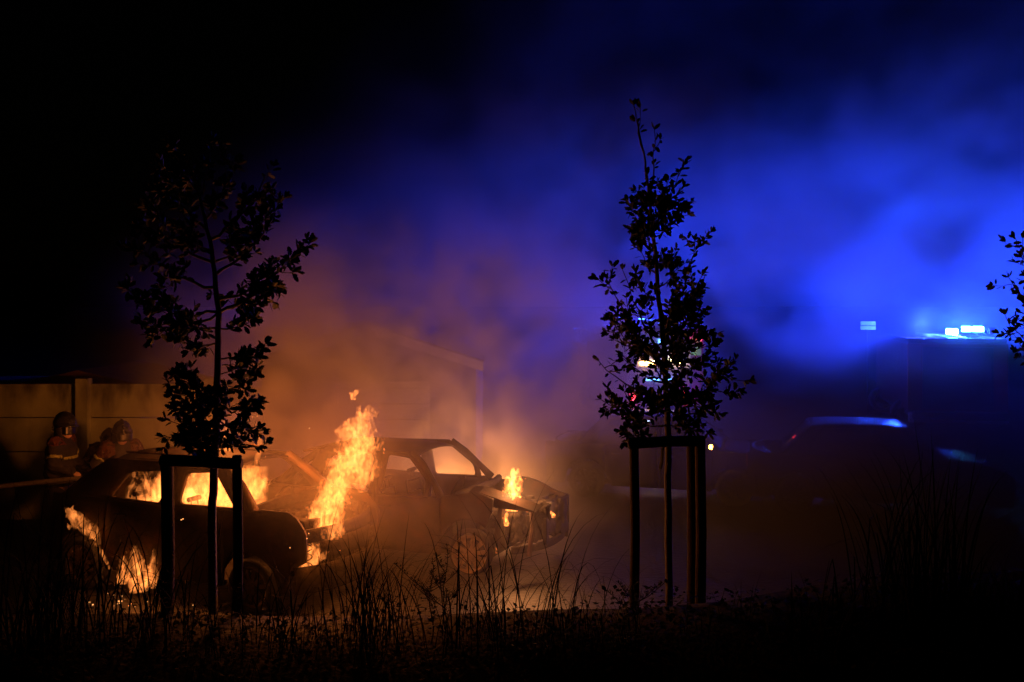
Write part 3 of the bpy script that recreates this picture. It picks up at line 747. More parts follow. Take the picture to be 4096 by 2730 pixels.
def tree(label, trunk, branches, D, seed, leafmat, dens=1.0, cat='tree', lsize=.105):
    rng = random.Random(seed)
    pts = [P(x, y, D+dd) for (x, y, dd, r) in trunk]; rad = [r for *_, r in trunk]
    zb = bank_z(pts[0].x, pts[0].y) if D < 10.3 else 0.0
    pts[0].z = zb-.1
    root = thing('young_oak', label, cat, (pts[0].x, pts[0].y, zb))
    o = Vector(root.location); pts = [p-o for p in pts]
    # smooth trunk
    fine, fr = [], []
    for i in range(len(pts)-1):
        for k in range(5):
            t = k/5; fine.append(pts[i].lerp(pts[i+1], t)+Vector((rng.uniform(-1, 1), rng.uniform(-1, 1), 0))*.006); fr.append(rad[i]*(1-t)+rad[i+1]*t)
    fine.append(pts[-1]); fr.append(rad[-1])
    MB().tube(fine, fr, 10).build('trunk', M['bark'], root, True)
    spots = []; lim = MB()
    def sprout(path, n, size, tipn=5):
        for k in range(n):
            t = rng.random()**.8; i = min(int(t*(len(path)-1)), len(path)-2)
            p = path[i].lerp(path[i+1], rng.random()); d = (path[i+1]-path[i]).normalized()
            out = Vector((rng.gauss(0, 1), rng.gauss(0, 1), rng.gauss(0, 1)+.1)).normalized()
            dirn = (d*.6+out); spots.append((p+out*rng.uniform(0, .025), dirn, size*rng.uniform(.6, 1.25)))
        d = (path[-1]-path[-2]).normalized()
        for k in range(tipn):
            out = Vector((rng.gauss(0, 1), rng.gauss(0, 1), rng.gauss(0, 1))).normalized()
            spots.append((path[-1], d+out*.8, size*rng.uniform(.7, 1.2)))
    def curve(a, c, sag, n=8, wob=.03):
        L = (c-a).length; out = []
        for i in range(n+1):
            t = i/n; p = a.lerp(c, t); p.z -= sag*L*math.sin(math.pi*t)
            if 0 < i < n: p += Vector((rng.gauss(0, 1), rng.gauss(0, 1), rng.gauss(0, 1)))*wob*L*.4
            out.append(p)
        return out
    for br in branches:
        x0, y0, x1, y1, dep, lf = br[:6]
        a = min(fine, key=lambda q: abs(q.z-(P(x0, y0, D).z-o.z)))
        c = P(x1, y1, D+dep)-o; L = (c-a).length
        path = curve(a, c, .12)
        lim.tube(path, [max(.004, .017*L**.7*(1-.8*i/8)) for i in range(9)], 6)
        sprout(path[2:], int(10*L*lf*dens)+2, lsize)
        for k in range(int((3+6*L)*max(.3, lf))):                       # twigs
            t = rng.uniform(.18, .97); i = min(int(t*8), 7); p = path[i].lerp(path[i+1], t*8-i)
            d = (path[i+1]-path[i]).normalized()
            w = Vector((rng.gauss(0, 1), rng.gauss(0, 1), rng.gauss(.15, .8))).normalized()
            tl = rng.uniform(.18, .48)*(1-.45*t)*min(1, L+.2); q = p+(d*.75+w*.9).normalized()*tl
            tw = curve(p, q, .06, 4, .05); lim.tube(tw, [.006, .005, .004, .004, .003], 5)
            sprout(tw, int((2+14*tl)*dens*min(1.2, lf+.25)), lsize, 4)
    lim.build('limbs', M['bark'], root, True)
    leaf_mesh('crown', spots, leafmat, root, rng)
    return root
tree('slender young oak in leaf against blue smoke, tied between stakes',
     [(2676, 2420, 0, .036), (2673, 1950, 0, .034), (2672, 1700, 0, .03), (2660, 1420, 0, .026), (2635, 1200, 0, .022), (2615, 950, 0, .017), (2596, 780, 0, .013), (2575, 610, 0, .009), (2552, 500, 0, .006), (2532, 405, 0, .003)],
     [(2600, 830, 2618, 520, .05, .3), (2572, 600, 2536, 420, 0, .2), (2610, 930, 2715, 690, .1, .8), (2615, 950, 2725, 850, -.15, 1.2), (2620, 1050, 2705, 1000, .2, 1.1),
      (2615, 960, 2510, 805, -.1, 1.0), (2625, 1100, 2545, 960, .2, 1.2), (2620, 1000, 2560, 870, -.3, 1.2), (2612, 900, 2650, 760, .3, 1.2), (2606, 860, 2590, 700, -.2, 1.2),
      (2635, 1220, 2550, 1130, -.1, .8), (2640, 1150, 2715, 1060, -.2, .9),
      (2650, 1420, 2490, 1080, .1, .5), (2655, 1450, 2424, 1112, -.1, .9), (2660, 1500, 2450, 1290, .2, 1.2), (2655, 1400, 2520, 1330, -.3, 1.2),
      (2650, 1350, 2780, 960, .9, 1.0), (2655, 1380, 2815, 1090, 1.0, 1.1), (2655, 1400, 2800, 1230, .6, 1.1), (2650, 1330, 2740, 1200, -.2, 1.1),
      (2665, 1560, 2395, 1445, -.1, .25), (2665, 1530, 2490, 1420, -.2, .2), (2668, 1640, 2405, 1600, 0, .9), (2668, 1650, 2530, 1560, .3, 1.0), (2670, 1700, 2500, 1660, -.1, 1.1),
      (2672, 1760, 2480, 1725, -.1, .9), (2665, 1480, 2800, 1330, .1, 1.2), (2665, 1520, 2850, 1370, -.1, 1.2), (2668, 1600, 2905, 1490, .5, 1.2), (2668, 1600, 2840, 1560, -.2, 1.3),
      (2670, 1660, 2850, 1620, .2, 1.2), (2672, 1700, 2770, 1690, -.2, 1.0), (2660, 1480, 2700, 1400, -.4, 1.2), (2660, 1520, 2600, 1400, -.4, .6), (2665, 1560, 2710, 1530, -.45, 1.3), (2668, 1620, 2620, 1590, -.4, 1.0)],
     TD, 11, M['leaf'], 3.3, lsize=.074)
tree('spreading young oak, nearly black, rising in front of the burning hatchback',
     [(850, 2450, 0, .045), (850, 2050, 0, .042), (858, 1850, 0, .04), (868, 1560, 0, .034), (876, 1250, 0, .028), (848, 1000, 0, .022), (800, 800, 0, .014), (770, 620, 0, .006)],
     [(876, 1240, 1225, 960, -.1, 1.1), (878, 1230, 1080, 1100, .1, 1.2), (870, 1180, 1190, 1000, .15, .9), (860, 1100, 1140, 790, .4, 1.0), (840, 960, 1090, 665, .5, .8), (850, 1050, 1060, 880, .4, 1.0),
      (872, 1340, 1010, 1270, -.1, 1.0), (872, 1420, 1062, 1375, 0, 1.1), (870, 1480, 985, 1440, .1, 1.0), (868, 1570, 1020, 1500, 0, 1.3), (866, 1640, 1030, 1620, -.1, 1.3),
      (864, 1700, 1010, 1730, 0, 1.3), (862, 1740, 1030, 1790, -.1, .4), (862, 1760, 950, 1770, .2, 1.2),
      (876, 1250, 500, 1150, 0, 1.0), (876, 1270, 560, 1290, .1, 1.1), (872, 1330, 640, 1240, -.2, 1.0), (872, 1380, 730, 1340, .2, 1.0), (860, 1150, 540, 950, .2, 1.0), (850, 1050, 590, 820, .3, 1.0),
      (830, 920, 640, 640, .2, .9), (850, 1000, 700, 900, -.3, 1.0), (820, 870, 940, 640, .2, .9), (800, 800, 850, 560, 0, .9), (790, 760, 680, 560, .1, .8),
      (870, 1530, 690, 1570, .1, 1.2), (868, 1560, 740, 1500, -.2, 1.2), (866, 1640, 700, 1610, 0, 1.3), (864, 1700, 650, 1750, -.1, .8), (864, 1690, 665, 1680, 0, .5), (862, 1740, 720, 1760, .1, 1.3), (862, 1780, 760, 1800, -.2, 1.2), (864, 1720, 800, 1700, -.4, 1.3), (866, 1600, 850, 1590, -.4, 1.3)],
     TD, 23, M['leaf2'], 2.8, lsize=.09)
tree('young tree at the right edge with only its branch tips in view',
     [(4290, 2300, 0, .06), (4285, 1800, 0, .05), (4275, 1400, 0, .04), (4260, 1000, 0, .02), (4240, 700, 0, .008)],
     [(4280, 1400, 4035, 1110, 0, 1.0), (4280, 1500, 4020, 1260, .6, .9), (4270, 1300, 4085, 1030, .3, 1.0), (4270, 1250, 4060, 950, 0, .9), (4280, 1550, 4050, 1330, .9, .9), (4280, 1350, 4100, 1200, -.3, 1.2), (4275, 1200, 4380, 950, 0, 1.0), (4280, 1450, 4400, 1300, .2, 1.0)],
     13.5, 5, M['leaf2'], .8)

# ------------------------------------------------------------------ grass and weeds on the bank
def blades(rng, n, x, y, spread, hmin, hmax, width, lean=1.0, base=None):
    V = []; Fs = []
    for k in range(n):
        bx, by = x+rng.gauss(0, spread), y+rng.gauss(0, spread*.7)
        bzz = bank_z(bx, by)-.03; h = rng.uniform(hmin, hmax); a = rng.uniform(0, 2*math.pi)
        droop = rng.uniform(.15, 1.0)*lean; seg = 9; w = width*rng.uniform(.6, 1.2)
        dx, dy = math.cos(a), math.sin(a); kink = rng.random() < .12; p = Vector((bx, by, bzz)); ang = rng.uniform(.05, .3)
        b0 = len(V); st = h/seg; sd = Vector((-dy, dx, 0))
        for i in range(seg+1):
            ww = w*(1-(i/seg)**2.2)*(.7+.3*min(1, i/2))+.0008
            V.append(p-sd*ww/2); V.append(p+sd*ww/2)
            ang += droop*.26*(i/seg)*1.5+(1.2 if kink and i == 6 else 0)
            p = p+Vector((dx*math.sin(ang), dy*math.sin(ang), math.cos(ang)))*st
        for i in range(seg):
            q = b0+2*i; Fs.append((q, q+1, q+3, q+2))
    return [tuple(v) for v in V], Fs
def clump(label, px, D, n, spread, h0, h1, width=.011, lean=1.0, seed=1):
    rng = random.Random(seed); c = P(px, 2400, D); z = bank_z(c.x, c.y)
    v, f = blades(rng, n, c.x, c.y, spread, h0, h1, width, lean)
    v = [(a-c.x, b_-c.y, d-z) for a, b_, d in v]
    o = mesh_np('grass_clump', v, f, M['grass'], smooth=False); o.location = (c.x, c.y, z)
    return tag(o, label, 'grass', 'tall grass clumps on the bank')
clump('thick tall grass clump in the lower left corner', 170, 8.75, 150, .26, .8, 1.75, .013, 1.6, 1)
clump('arching grass blades crossing the fire under the hatchback', 500, 8.8, 46, .22, .9, 1.6, .014, 1.9, 2)
clump('grass clump at the foot of the left wooden stakes', 760, 8.8, 40, .22, .6, 1.15, .012, 1.6, 3)
clump('low grass clump below the hatchback nose', 1080, 8.8, 40, .24, .6, 1.15, .012, 2.0, 4)
clump('dense grass clump left of the bare alloy wheel', 1480, 8.8, 120, .2, .7, 1.4, .012, 1.0, 5)
clump('grass clump in front of the bare alloy wheel', 1870, 8.8, 48, .2, .8, 1.65, .012, 1.8, 6)
clump('tall kinked grass below the burning engine bay', 2170, 8.8, 40, .2, .8, 1.65, .012, 1.7, 7)
clump('sparse grass clump left of the right tree stakes', 2400, 8.8, 45, .22, .4, .9, .010, 1.0, 8)
clump('dark upright grass clump against blue smoke at right', 3660, 8.7, 120, .3, .8, 1.75, .02, .6, 9)
clump('low dark grass clump left of the tall one at right', 3330, 8.4, 60, .3, .4, .9, .014, .9, 10)
clump('low dark grass clump near the right edge', 3960, 8.4, 70, .3, .4, .95, .014, .9, 12)

def weed(label, px, pytop, D, seed):
    rng = random.Random(seed); t = P(px, pytop, D); zb = bank_z(t.x, t.y); H = t.z-zb
    r = thing('weed', label, 'weed', (t.x, t.y, zb))
    st = MB(); path = [(0.02*math.sin(i*.9), 0, H*i/10) for i in range(11)]; st.tube(path, [.007-.0005*i for i in range(11)], 6)
    lv = MB()
    def whorl(p, n, s):
        for k in range(n):
            a = rng.uniform(0, 6.28); d = Vector((math.cos(a), math.sin(a), rng.uniform(.1, .7))).normalized(); w = Vector((-d.y, d.x, 0)).normalized()*s*.13
            p = Vector(p); lv.add([p, p+d*s*.5+w, p+d*s, p+d*s*.5-w], [(0, 1, 2, 3)])
    for i in range(26): whorl((0.02*math.sin(i/26*9), 0, H*(.25+.75*i/26)), 5, .06*(1.15-.6*i/26))
    for k in range(6):
        z0 = H*rng.uniform(.35, .75); a = rng.uniform(0, 6.28); L = rng.uniform(.15, .35)
        e = Vector((math.cos(a)*L, math.sin(a)*L, z0+L*.8)); s0 = Vector((0, 0, z0)); st.tube([s0, s0.lerp(e, .5)+Vector((0, 0, -.02)), e], .003, 5)
        for j in range(9): whorl(s0.lerp(e, .3+.08*j), 4, .045)
    st.build('stem', M['grass'], r); lv.build('leaves', M['cover'], r, fix=False)
weed('thin weed with whorled leaves standing before the bare alloy wheel', 1782, 2172, 8.8, 3)
weed('bushy weed with small leaves below the burnt-out car door', 1725, 2230, 8.9, 6)
weed('small weed beside the right tree stakes', 2535, 2290, 8.9, 8)

rng = random.Random(77)
V = []; Fs = []
for k in range(16000):
    y = rng.uniform(7.9, 9.12); x = rng.uniform(-5.6, 5.6)*y/9*1.05
    z = bank_z(x, y); h = rng.uniform(.02, .20)*(1+.9*max(0, math.sin(x*1.7+y)*math.sin(y*2.1-x)))
    a = rng.uniform(0, 6.28); s = rng.uniform(.03, .075); dz = rng.uniform(-.3, .7)
    d = Vector((math.cos(a), math.sin(a), dz)).normalized(); w = Vector((-d.y, d.x, rng.uniform(-.3, .3))).normalized()*s*.32
    p = Vector((x, y, z+h)); b0 = len(V)
    V += [tuple(p), tuple(p+d*s*.5+w), tuple(p+d*s), tuple(p+d*s*.5-w)]; Fs.append((b0, b0+1, b0+2, b0+3))
for k in range(70):
    y = rng.uniform(8.1, 9.05); x = rng.uniform(-5.4, 5.4)*y/9
    v, f = blades(rng, 14, x, y, .12, .15, .45, .009, 1.0); b0 = len(V); V += v; Fs += [tuple(i+b0 for i in q) for q in f]
tag(mesh_np('ground_cover', V, Fs, M['cover'], smooth=False), 'low dark plants and short grass covering the bank', 'ground cover', kind='stuff')

# ------------------------------------------------------------------ firefighters
def cone(X, Y, Z, a, c, ra, rc):
    a, c = np.array(a), np.array(c); d = c-a; L2 = d @ d
    t = np.clip(((X-a[0])*d[0]+(Y-a[1])*d[1]+(Z-a[2])*d[2])/L2, 0, 1)
    return np.sqrt((X-a[0]-t*d[0])**2+(Y-a[1]-t*d[1])**2+(Z-a[2]-t*d[2])**2)-(ra+(rc-ra)*t)
def smin(a, c, k=.05):
    h = np.clip(.5+.5*(c-a)/k, 0, 1); return c+(a-c)*h-k*h*(1-h)
def firefighter(label, loc, rz, H=1.78, bow=0.0, armR=None, armL=None, pack=False, yoke=1.24, seed=0):
    # local: faces +x
    r = thing('person', label, 'person', loc, rz); k = H/1.78
    hd = (bow*.9+.03, 0, 1.60-.25*bow); nk = (bow*.75, 0, 1.46-.12*bow)
    sh = lambda s: (bow*.62, s*.19, 1.40-.1*bow)
    armR = armR or ((.06, -.27, 1.12), (.3, -.2, 1.0)); armL = armL or ((.06, .27, 1.12), (.3, .2, 1.0))
    h = .018
    X, Y, Z = grid3((-.45, -.5, -.02), (.75, .5, 1.86), h)
    ch = (bow*.5, 0, 1.25); wa = (0.0, 0, 1.0)
    torso = smin(cone(X, Y*.78, Z, wa, ch, .165, .185), cone(X, Y*.72, Z, (0, 0, .82), wa, .17, .165), .06)
    jk = smin(torso, cone(X, Y*.8, Z, ch, (bow*.65, 0, 1.42-.08*bow), .17, .1), .06)
    for s, (el, ha) in ((-1, armR), (1, armL)):
        jk = smin(jk, cone(X, Y, Z, sh(s), el, .085, .068), .05); jk = smin(jk, cone(X, Y, Z, el, ha, .07, .055), .03)
    wr = .008*np.sin(Z*60+6*np.sin(X*9)+4*np.sin(Y*11))*np.clip((1.4-Z)*3, 0, 1)
    jk = jk+wr
    leg = None
    for s in (-1, 1):
        q = smin(cone(X, Y, Z, (0, s*.1, .9), (.03, s*.12, .5), .115, .085), cone(X, Y, Z, (.03, s*.12, .5), (-.02, s*.13, .08), .08, .07), .04)
        leg = q if leg is None else np.minimum(leg, q)
    boots = None
    for s in (-1, 1):
        q = smin(cone(X, Y, Z, (-.02, s*.13, .25), (-.02, s*.13, .07), .075, .07), cone(X, Y, Z, (-.02, s*.13, .065), (.17, s*.14, .055), .062, .05), .04)
        boots = q if boots is None else np.minimum(boots, q)
    head = smin(cone(X, Y, Z, hd, (hd[0]+.03, 0, hd[2]-.09), .095, .07), cone(X, Y, Z, nk, hd, .06, .06), .03)
    nose = cone(X, Y, Z, (hd[0]+.095, 0, hd[2]-.0), (hd[0]+.115, 0, hd[2]-.03), .012, .018); head = smin(head, nose, .015)
    eye = np.minimum(*[cone(X, Y, Z, (hd[0]+.098, s*.035, hd[2]+.015), (hd[0]+.1, s*.035, hd[2]+.016), .014, .014) for s in (-1, 1)]); head = np.maximum(head, -eye)
    mouth = cone(X, Y, Z, (hd[0]+.1, -.025, hd[2]-.065), (hd[0]+.1, .025, hd[2]-.065), .008, .008); head = np.maximum(head, -mouth)
    body = np.minimum(np.minimum(head, jk+.02), leg+.02)
    for s, (el, ha) in ((-1, armR), (1, armL)):
        d = Vector(ha)-Vector(el); d.normalize(); ha = Vector(ha); pl = ha+d*.07
        hnd = cone(X, Y, Z, ha, pl, .036, .04); side = d.cross(Vector((0, 0, 1))).normalized()
        for i in range(4):
            f0 = pl+side*(i-1.5)*.02; f1 = f0+d*(.035+.008*(i in (1, 2)))+Vector((0, 0, -.015)); f2 = f1+d*.015+Vector((0, 0, -.035))
            hnd = smin(hnd, np.minimum(cone(X, Y, Z, f0, f1, .0115, .011), cone(X, Y, Z, f1, f2, .011, .01)), .006)
        t0 = ha+side*.035+d*.02; hnd = smin(hnd, cone(X, Y, Z, t0, t0+d*.045+side*.02+Vector((0, 0, -.02)), .014, .011), .01)
        body = np.minimum(body, hnd)
    lo = (-.45, -.5, -.02)
    def mk(name, f, mat, par=r):
        V_, F_ = surface(-f, lo, h); o = mesh_np(name, V_, F_, mat, par); o.scale = (k, k, k) if par is r else (1, 1, 1); return o
    mk('body', body, M['skin'])
    jo = mk('jacket', np.maximum(jk, .8-Z), M['jacket'])
    mk('trousers', np.maximum(leg, Z-.9), M['jacket']); mk('boot', boots, M['rubber'])
    shell = jk-.012
    def band(f): return np.maximum(np.maximum(shell, -(jk+.004)), f)
    for s in (-1, 1):
        upper = np.maximum(-(Z-yoke+.1*bow), .1-s*Y)
        mk('orange_shoulder', np.maximum(np.maximum(jk-.008, -(jk+.006)), upper), M['jacket_red'], jo)
    for s, (el, ha) in ((-1, armR), (1, armL)):
        e = Vector(el); u = (Vector(sh(s))-e).normalized(); c = e+u*.1
        pl = np.abs((X-c.x)*u.x+(Y-c.y)*u.y+(Z-c.z)*u.z)-.026
        near = cone(X, Y, Z, c, c+u*.001, .12, .12)
        mk('reflective_band', band(np.maximum(pl, near)), M['stripe'], jo)
    mk('reflective_band', band(np.maximum(np.abs(Z-1.18)-.026, np.abs(Y)-.19)), M['stripe'], jo)
    mk('reflective_band', band(np.maximum(np.abs(Z-.86)-.024, np.abs(Y)-.3)), M['stripe'], jo)
    # helmet with brim, crest, visor and neck curtain
    hx, hz = hd[0], hd[2]
    hx_, hy_, hz_ = (X-hx)/.155, Y/.13, (Z-hz-.045)/.15
    el_ = (np.sqrt(hx_**2+hy_**2+hz_**2)-1)*.13
    brim = np.maximum(np.sqrt((X-hx-.02)**2+(Y*1.15)**2)-.17, np.abs(Z-hz-.035+.15*(X-hx-.02))-.014)
    crest = np.maximum(np.abs(Y)-.014, (np.sqrt(((X-hx)/.17)**2+((Z-hz-.045)/.168)**2)-1)*.15)
    hel = smin(np.maximum(el_, -(Z-hz-.01)), brim, .02); hel = smin(hel, np.maximum(crest, -(Z-hz-.04)), .012)
    hel = np.maximum(hel, -((np.sqrt(((X-hx)/.118)**2+(Y/.1)**2+((Z-hz)/.12)**2)-1)*.1))
    ho = mk('helmet', hel, M['helmet'])
    vis = np.maximum(np.abs(np.sqrt((X-hx+.02)**2+Y**2)-.155)-.01, np.maximum(np.abs(Z-hz+.03)-.075, hx+.06-X)); mk('visor', vis, M['visor'], ho)
    cur = np.maximum(np.abs(np.sqrt((X-hx)**2+(Y*1.1)**2)-.125)-.014, np.maximum(np.abs(Z-hz+.08)-.09, X-hx-.02)); mk('neck_curtain', cur, M['jacket'], ho)
    rn = random.Random(seed)
    for (dx, dy, dz, rr) in ((-.13, -.075, .0, .011), (-.13, -.08, -.03, .008), (-.02, -.135, .045, .009), (.145, -.05, .03, .009), (.12, -.09, .04, .007), (-.1, -.11, .06, .008)):
        b_ = MB().lathe([(.001, -rr), (rr*.8, -rr*.6), (rr, 0), (rr*.8, rr*.6), (.001, rr)], (hx+dx, dy, hz+dz), 10, 'z').build('glint_dot', M['silver'], ho, True)  # bright metal dots added to give the helmet white glints
    if pack:
        pk = smin(cone(X, Y, Z, (-.22+bow*.3, 0, 1.0), (-.2+bow*.5, 0, 1.38), .085, .085), np.maximum(np.maximum(np.abs(X+.15-bow*.4)-.035, np.abs(Y)-.14), np.abs(Z-1.2)-.24), .02)
        mk('air_cylinder', pk, M['trim'])
    return r
f1 = P(238, 1650, 14.4); f2 = P(480, 1665, 14.6); f3 = P(394, 1702, 15.1)
firefighter('firefighter in dark helmet, leftmost, standing in profile before the concrete wall', (f1.x, f1.y, 0), math.radians(-5), 1.9, .05, yoke=1.37, seed=1)
firefighter('firefighter with orange sleeves, right of the other two, behind the burning hatchback', (f2.x, f2.y, 0), math.radians(-58), 1.8, .12, armR=((.0, -.33, 1.15), (.16, -.36, .95)), armL=((.0, .34, 1.14), (.14, .38, .94)), pack=True, seed=2)
firefighter('stooping firefighter half hidden between the other two', (f3.x, f3.y, 0), math.radians(-40), 1.68, .35, pack=True, seed=3)
# hose line running behind the hatchback
hp = [P(-500, 2010, 14.0), P(-150, 1965, 14.0), P(100, 1936, 14.05), P(300, 1916, 14.05), P(520, 1908, 14.15), P(700, 1915, 14.3)]
fine = []
for i in range(len(hp)-1):
    for k in range(6): fine.append(hp[i].lerp(hp[i+1], k/6))
hh = thing('fire_hose', 'dark fire hose stretched level across the firefighters at waist height', 'hose', (hp[0].x, hp[0].y, 0)); o = Vector(hh.location)
MB().tube([p-o for p in fine], .035, 10).build('hose', M['hose'], hh, True)
MB().tube([hp[-1]-o-Vector((.3, 0, 0)), hp[-1]-o-Vector((.1, 0, 0)), hp[-1]-o+Vector((.12, 0, 0))], [.045, .05, .03], 10).build('nozzle', M['steel'], hh)

# ------------------------------------------------------------------ flames
FM = {}
def fmat(strength, scale=9.0, lo=.41, hi=.62, floor=.03, color=FIRE):
    key = (strength, scale, lo, hi, floor, color)
    if key not in FM: FM[key] = flame_mat('flame', strength, color, scale, lo, hi, floor)
    return FM[key]
def flame(label, base, H, spine, rad, ns=.09, amp=.75, seed=0, h=.011, strength=26, scale=9, depth=1.0, grow=1.0, light=None, mat=None, zcut=-.03, base_r=None, low=.25):
    """spine: (t, dx, dy); rad: (t, r); base is a world point"""
    base = Vector(base); sp = np.array(spine); rd = np.array(rad)
    R = rd[:, 1].max()*1.75
    lo = (sp[:, 1].min()-R, sp[:, 2].min()-R*depth, zcut); hi = (sp[:, 1].max()+R, sp[:, 2].max()+R*depth, H*1.12)
    X, Y, Z = grid3(lo, hi, h); T = Z/H
    cx, cy_, r = np.interp(T, sp[:, 0], sp[:, 1]), np.interp(T, sp[:, 0], sp[:, 2]), np.interp(T, rd[:, 0], rd[:, 1])
    s = seed*13.7
    wx = perlin(X/(ns*2.2)+s, Y/(ns*2.2), Z/(ns*2.8)); wz = perlin(X/(ns*2.2), Y/(ns*2.2)+s, Z/(ns*2.8)+7)
    Xw, Zw = X+wx*ns*.9, Z+wz*ns*.7
    n_ = fbm(Xw/ns+s, Y/ns, Zw/(ns*1.9)-s, 3, .55)
    d = np.sqrt((X-cx)**2+((Y-cy_)/depth)**2)/np.maximum(r, .004)
    f = 1-d+amp*(low+grow*np.clip(T, 0, 1.1))*n_
    f = np.minimum(f, (1.0-T)*4+.55*n_)
    f = np.minimum(f, (Z-zcut)/.04)
    V_, F_ = surface(f, lo, h)
    o = mesh_np('flame', V_, F_, mat or fmat(strength, scale), None, True)
    o.location = base
    tag(o, label, 'flame', 'flames of the car fire')
    for L in (light or []):
        lamp('flame_light', L[:3], L[3], GLOW_A if len(L) < 5 else L[4], .14, o)
    return o
EF = 1.75
D0 = 11.35
def PX(px, py, D): return P(px, py, D)
base = PX(1285, 2140, 11.3); k = 11.3/F_PX
sx = lambda px: (px-1285)*k
flame('tall leaning column of flame rising from the hatchback engine bay', base, (2140-1665)*k,
      [(0, sx(1295), 0), (.18, sx(1300), 0), (.4, sx(1345), 0), (.6, sx(1385), .02), (.75, sx(1440), .05), (.88, sx(1420), .06), (1, sx(1455), .08)],
      [(-.1, .16), (0, .21), (.1, .2), (.3, .16), (.5, .14), (.68, .15), (.78, .17), (.9, .14), (1.0, .09)], ns=.06, amp=1.05, seed=1, strength=14, scale=15,
      light=[(sx(1310), -.02, .15, 60*EF), (sx(1345), 0, .5, 60*EF), (sx(1400), 0, .85, 50*EF)], low=.3)
flame('ragged side flame beside the tall column over the hatchback nose', PX(1440, 1960, 11.45), .46,
      [(0, .02, 0), (.5, .05, 0), (1, .1, 0)], [(0, .05), (.3, .13), (.6, .14), (1, .05)], ns=.07, amp=.95, seed=2, strength=11, scale=12, low=.45)
flame('small detached puff of flame high above the hatchback nose', PX(1418, 1590, 11.4), .085,
      [(0, -.015, 0), (.6, 0, 0), (1, .03, 0)], [(0, .03), (.5, .042), (1, .03)], ns=.04, amp=.9, seed=3, h=.007, strength=42, scale=15)
flame('tiny lick of flame right of the tall column', PX(1536, 1806, 11.6), .04, [(0, 0, 0), (1, 0, 0)], [(0, .012), (.5, .016), (1, .006)], ns=.03, amp=.5, seed=4, h=.006, strength=60)
# cabin fire of the hatchback (placed in the car's own space)
def boxfire(label, lo, hi, seed, ns, fill, strength, scale, lights, h=.014, car=LA, yaw=A_YAW, taper=1.0):
    X, Y, Z = grid3(lo, hi, h); s = seed*9.1
    T = (Z-lo[2])/(hi[2]-lo[2])
    e = np.minimum.reduce([X-lo[0], hi[0]-X, Y-lo[1], hi[1]-Y, Z-lo[2], hi[2]-Z])
    wx = perlin(X/(ns*2)+s, Y/(ns*2), Z/(ns*2.6)); wz = perlin(X/(ns*2), Y/(ns*2)+s, Z/(ns*2.6)+7)
    n_ = fbm((X+wx*ns)/ns+s, Y/ns, (Z+wz*ns*.8)/(ns*2.1), 3, .55)
    f = np.minimum(fill-taper*T+n_*.9, e/.05)
    V_, F_ = surface(f, lo, h)
    c = car(0, 0, 0); V_ = V_-np.array([(lo[0]+hi[0])/2, (lo[1]+hi[1])/2, lo[2]])
    o = mesh_np('flame', V_, F_, fmat(strength, scale, .38, .62, .05), None, True)
    o.location = car((lo[0]+hi[0])/2, (lo[1]+hi[1])/2, lo[2]); o.rotation_euler = (0, 0, -yaw)
    tag(o, label, 'flame', 'flames of the car fire')
    for L in lights: lamp('flame_light', L[:3], L[3], GLOW_A, .1, o)
    return o
boxfire('swirling fire filling the front windows of the hatchback', (.08, -.6, 1.0), (.86, .0, 1.54), 1, .09, .95, 7, 11, [(0, 0, .2, 30*EF), (.2, .2, .25, 20*EF)], taper=.85)
boxfire('low ragged fire inside the rear window of the hatchback', (-1.0, -.45, .98), (.02, .45, 1.5), 4, .09, .12, 9, 10, [(0, 0, .2, 14*EF)], taper=.75)
w = LA(-.52, -.35, 1.08)
flame('single upright flame in the rear window of the hatchback', w, .42, [(0, 0, 0), (.5, -.02, 0), (1, .05, 0)], [(0, .09), (.3, .075), (.7, .055), (1, .012)], ns=.08, amp=.5, seed=6, strength=18, low=.3)
flame('flame tip licking over the hatchback roof behind the stake rail', LA(.1, .1, 1.64), .34, [(0, 0, 0), (.5, .04, 0), (1, .0, 0)], [(0, .1), (.4, .09), (.8, .06), (1, .02)], ns=.07, amp=.8, seed=7, strength=11, low=.4, light=[(0, 0, .42, 85*EF)])
flame('thin tall wisp of flame at the hatchback windscreen', PX(1020, 1985, 11.9), (1985-1755)*11.9/F_PX, [(0, -.02, 0), (.3, .06, 0), (.5, .02, 0), (.75, .04, 0), (1, .05, 0)], [(0, .12), (.25, .1), (.45, .03), (.7, .03), (.9, .03), (1, .015)], ns=.08, amp=.8, seed=8, strength=14, low=.45, light=[(0, 0, .2, 12*EF)])
# rear wheel arch
w = LA(-1.12, -.86, .62)
flame('flame sweeping up from the rear wheel arch of the hatchback', w, .40, [(0, .12, -.02), (.25, .04, -.02), (.5, -.08, -.02), (.8, -.18, -.02), (1, -.24, -.02)], [(0, .035), (.25, .09), (.5, .11), (.8, .07), (1, .035)], ns=.06, amp=.9, seed=9, strength=13, low=.45, light=[(0, -.12, .15, 1.5*EF)])
w = LA(-.93, -.85, .34)
flame('narrow flame along the edge of the rear wheel arch', w, .32, [(0, .09, -.03), (.35, .03, -.02), (.7, -.03, -.02), (1, -.1, -.02)], [(0, .012), (.3, .03), (.7, .028), (1, .025)], ns=.06, amp=.55, seed=10, strength=22, low=.4, h=.009)
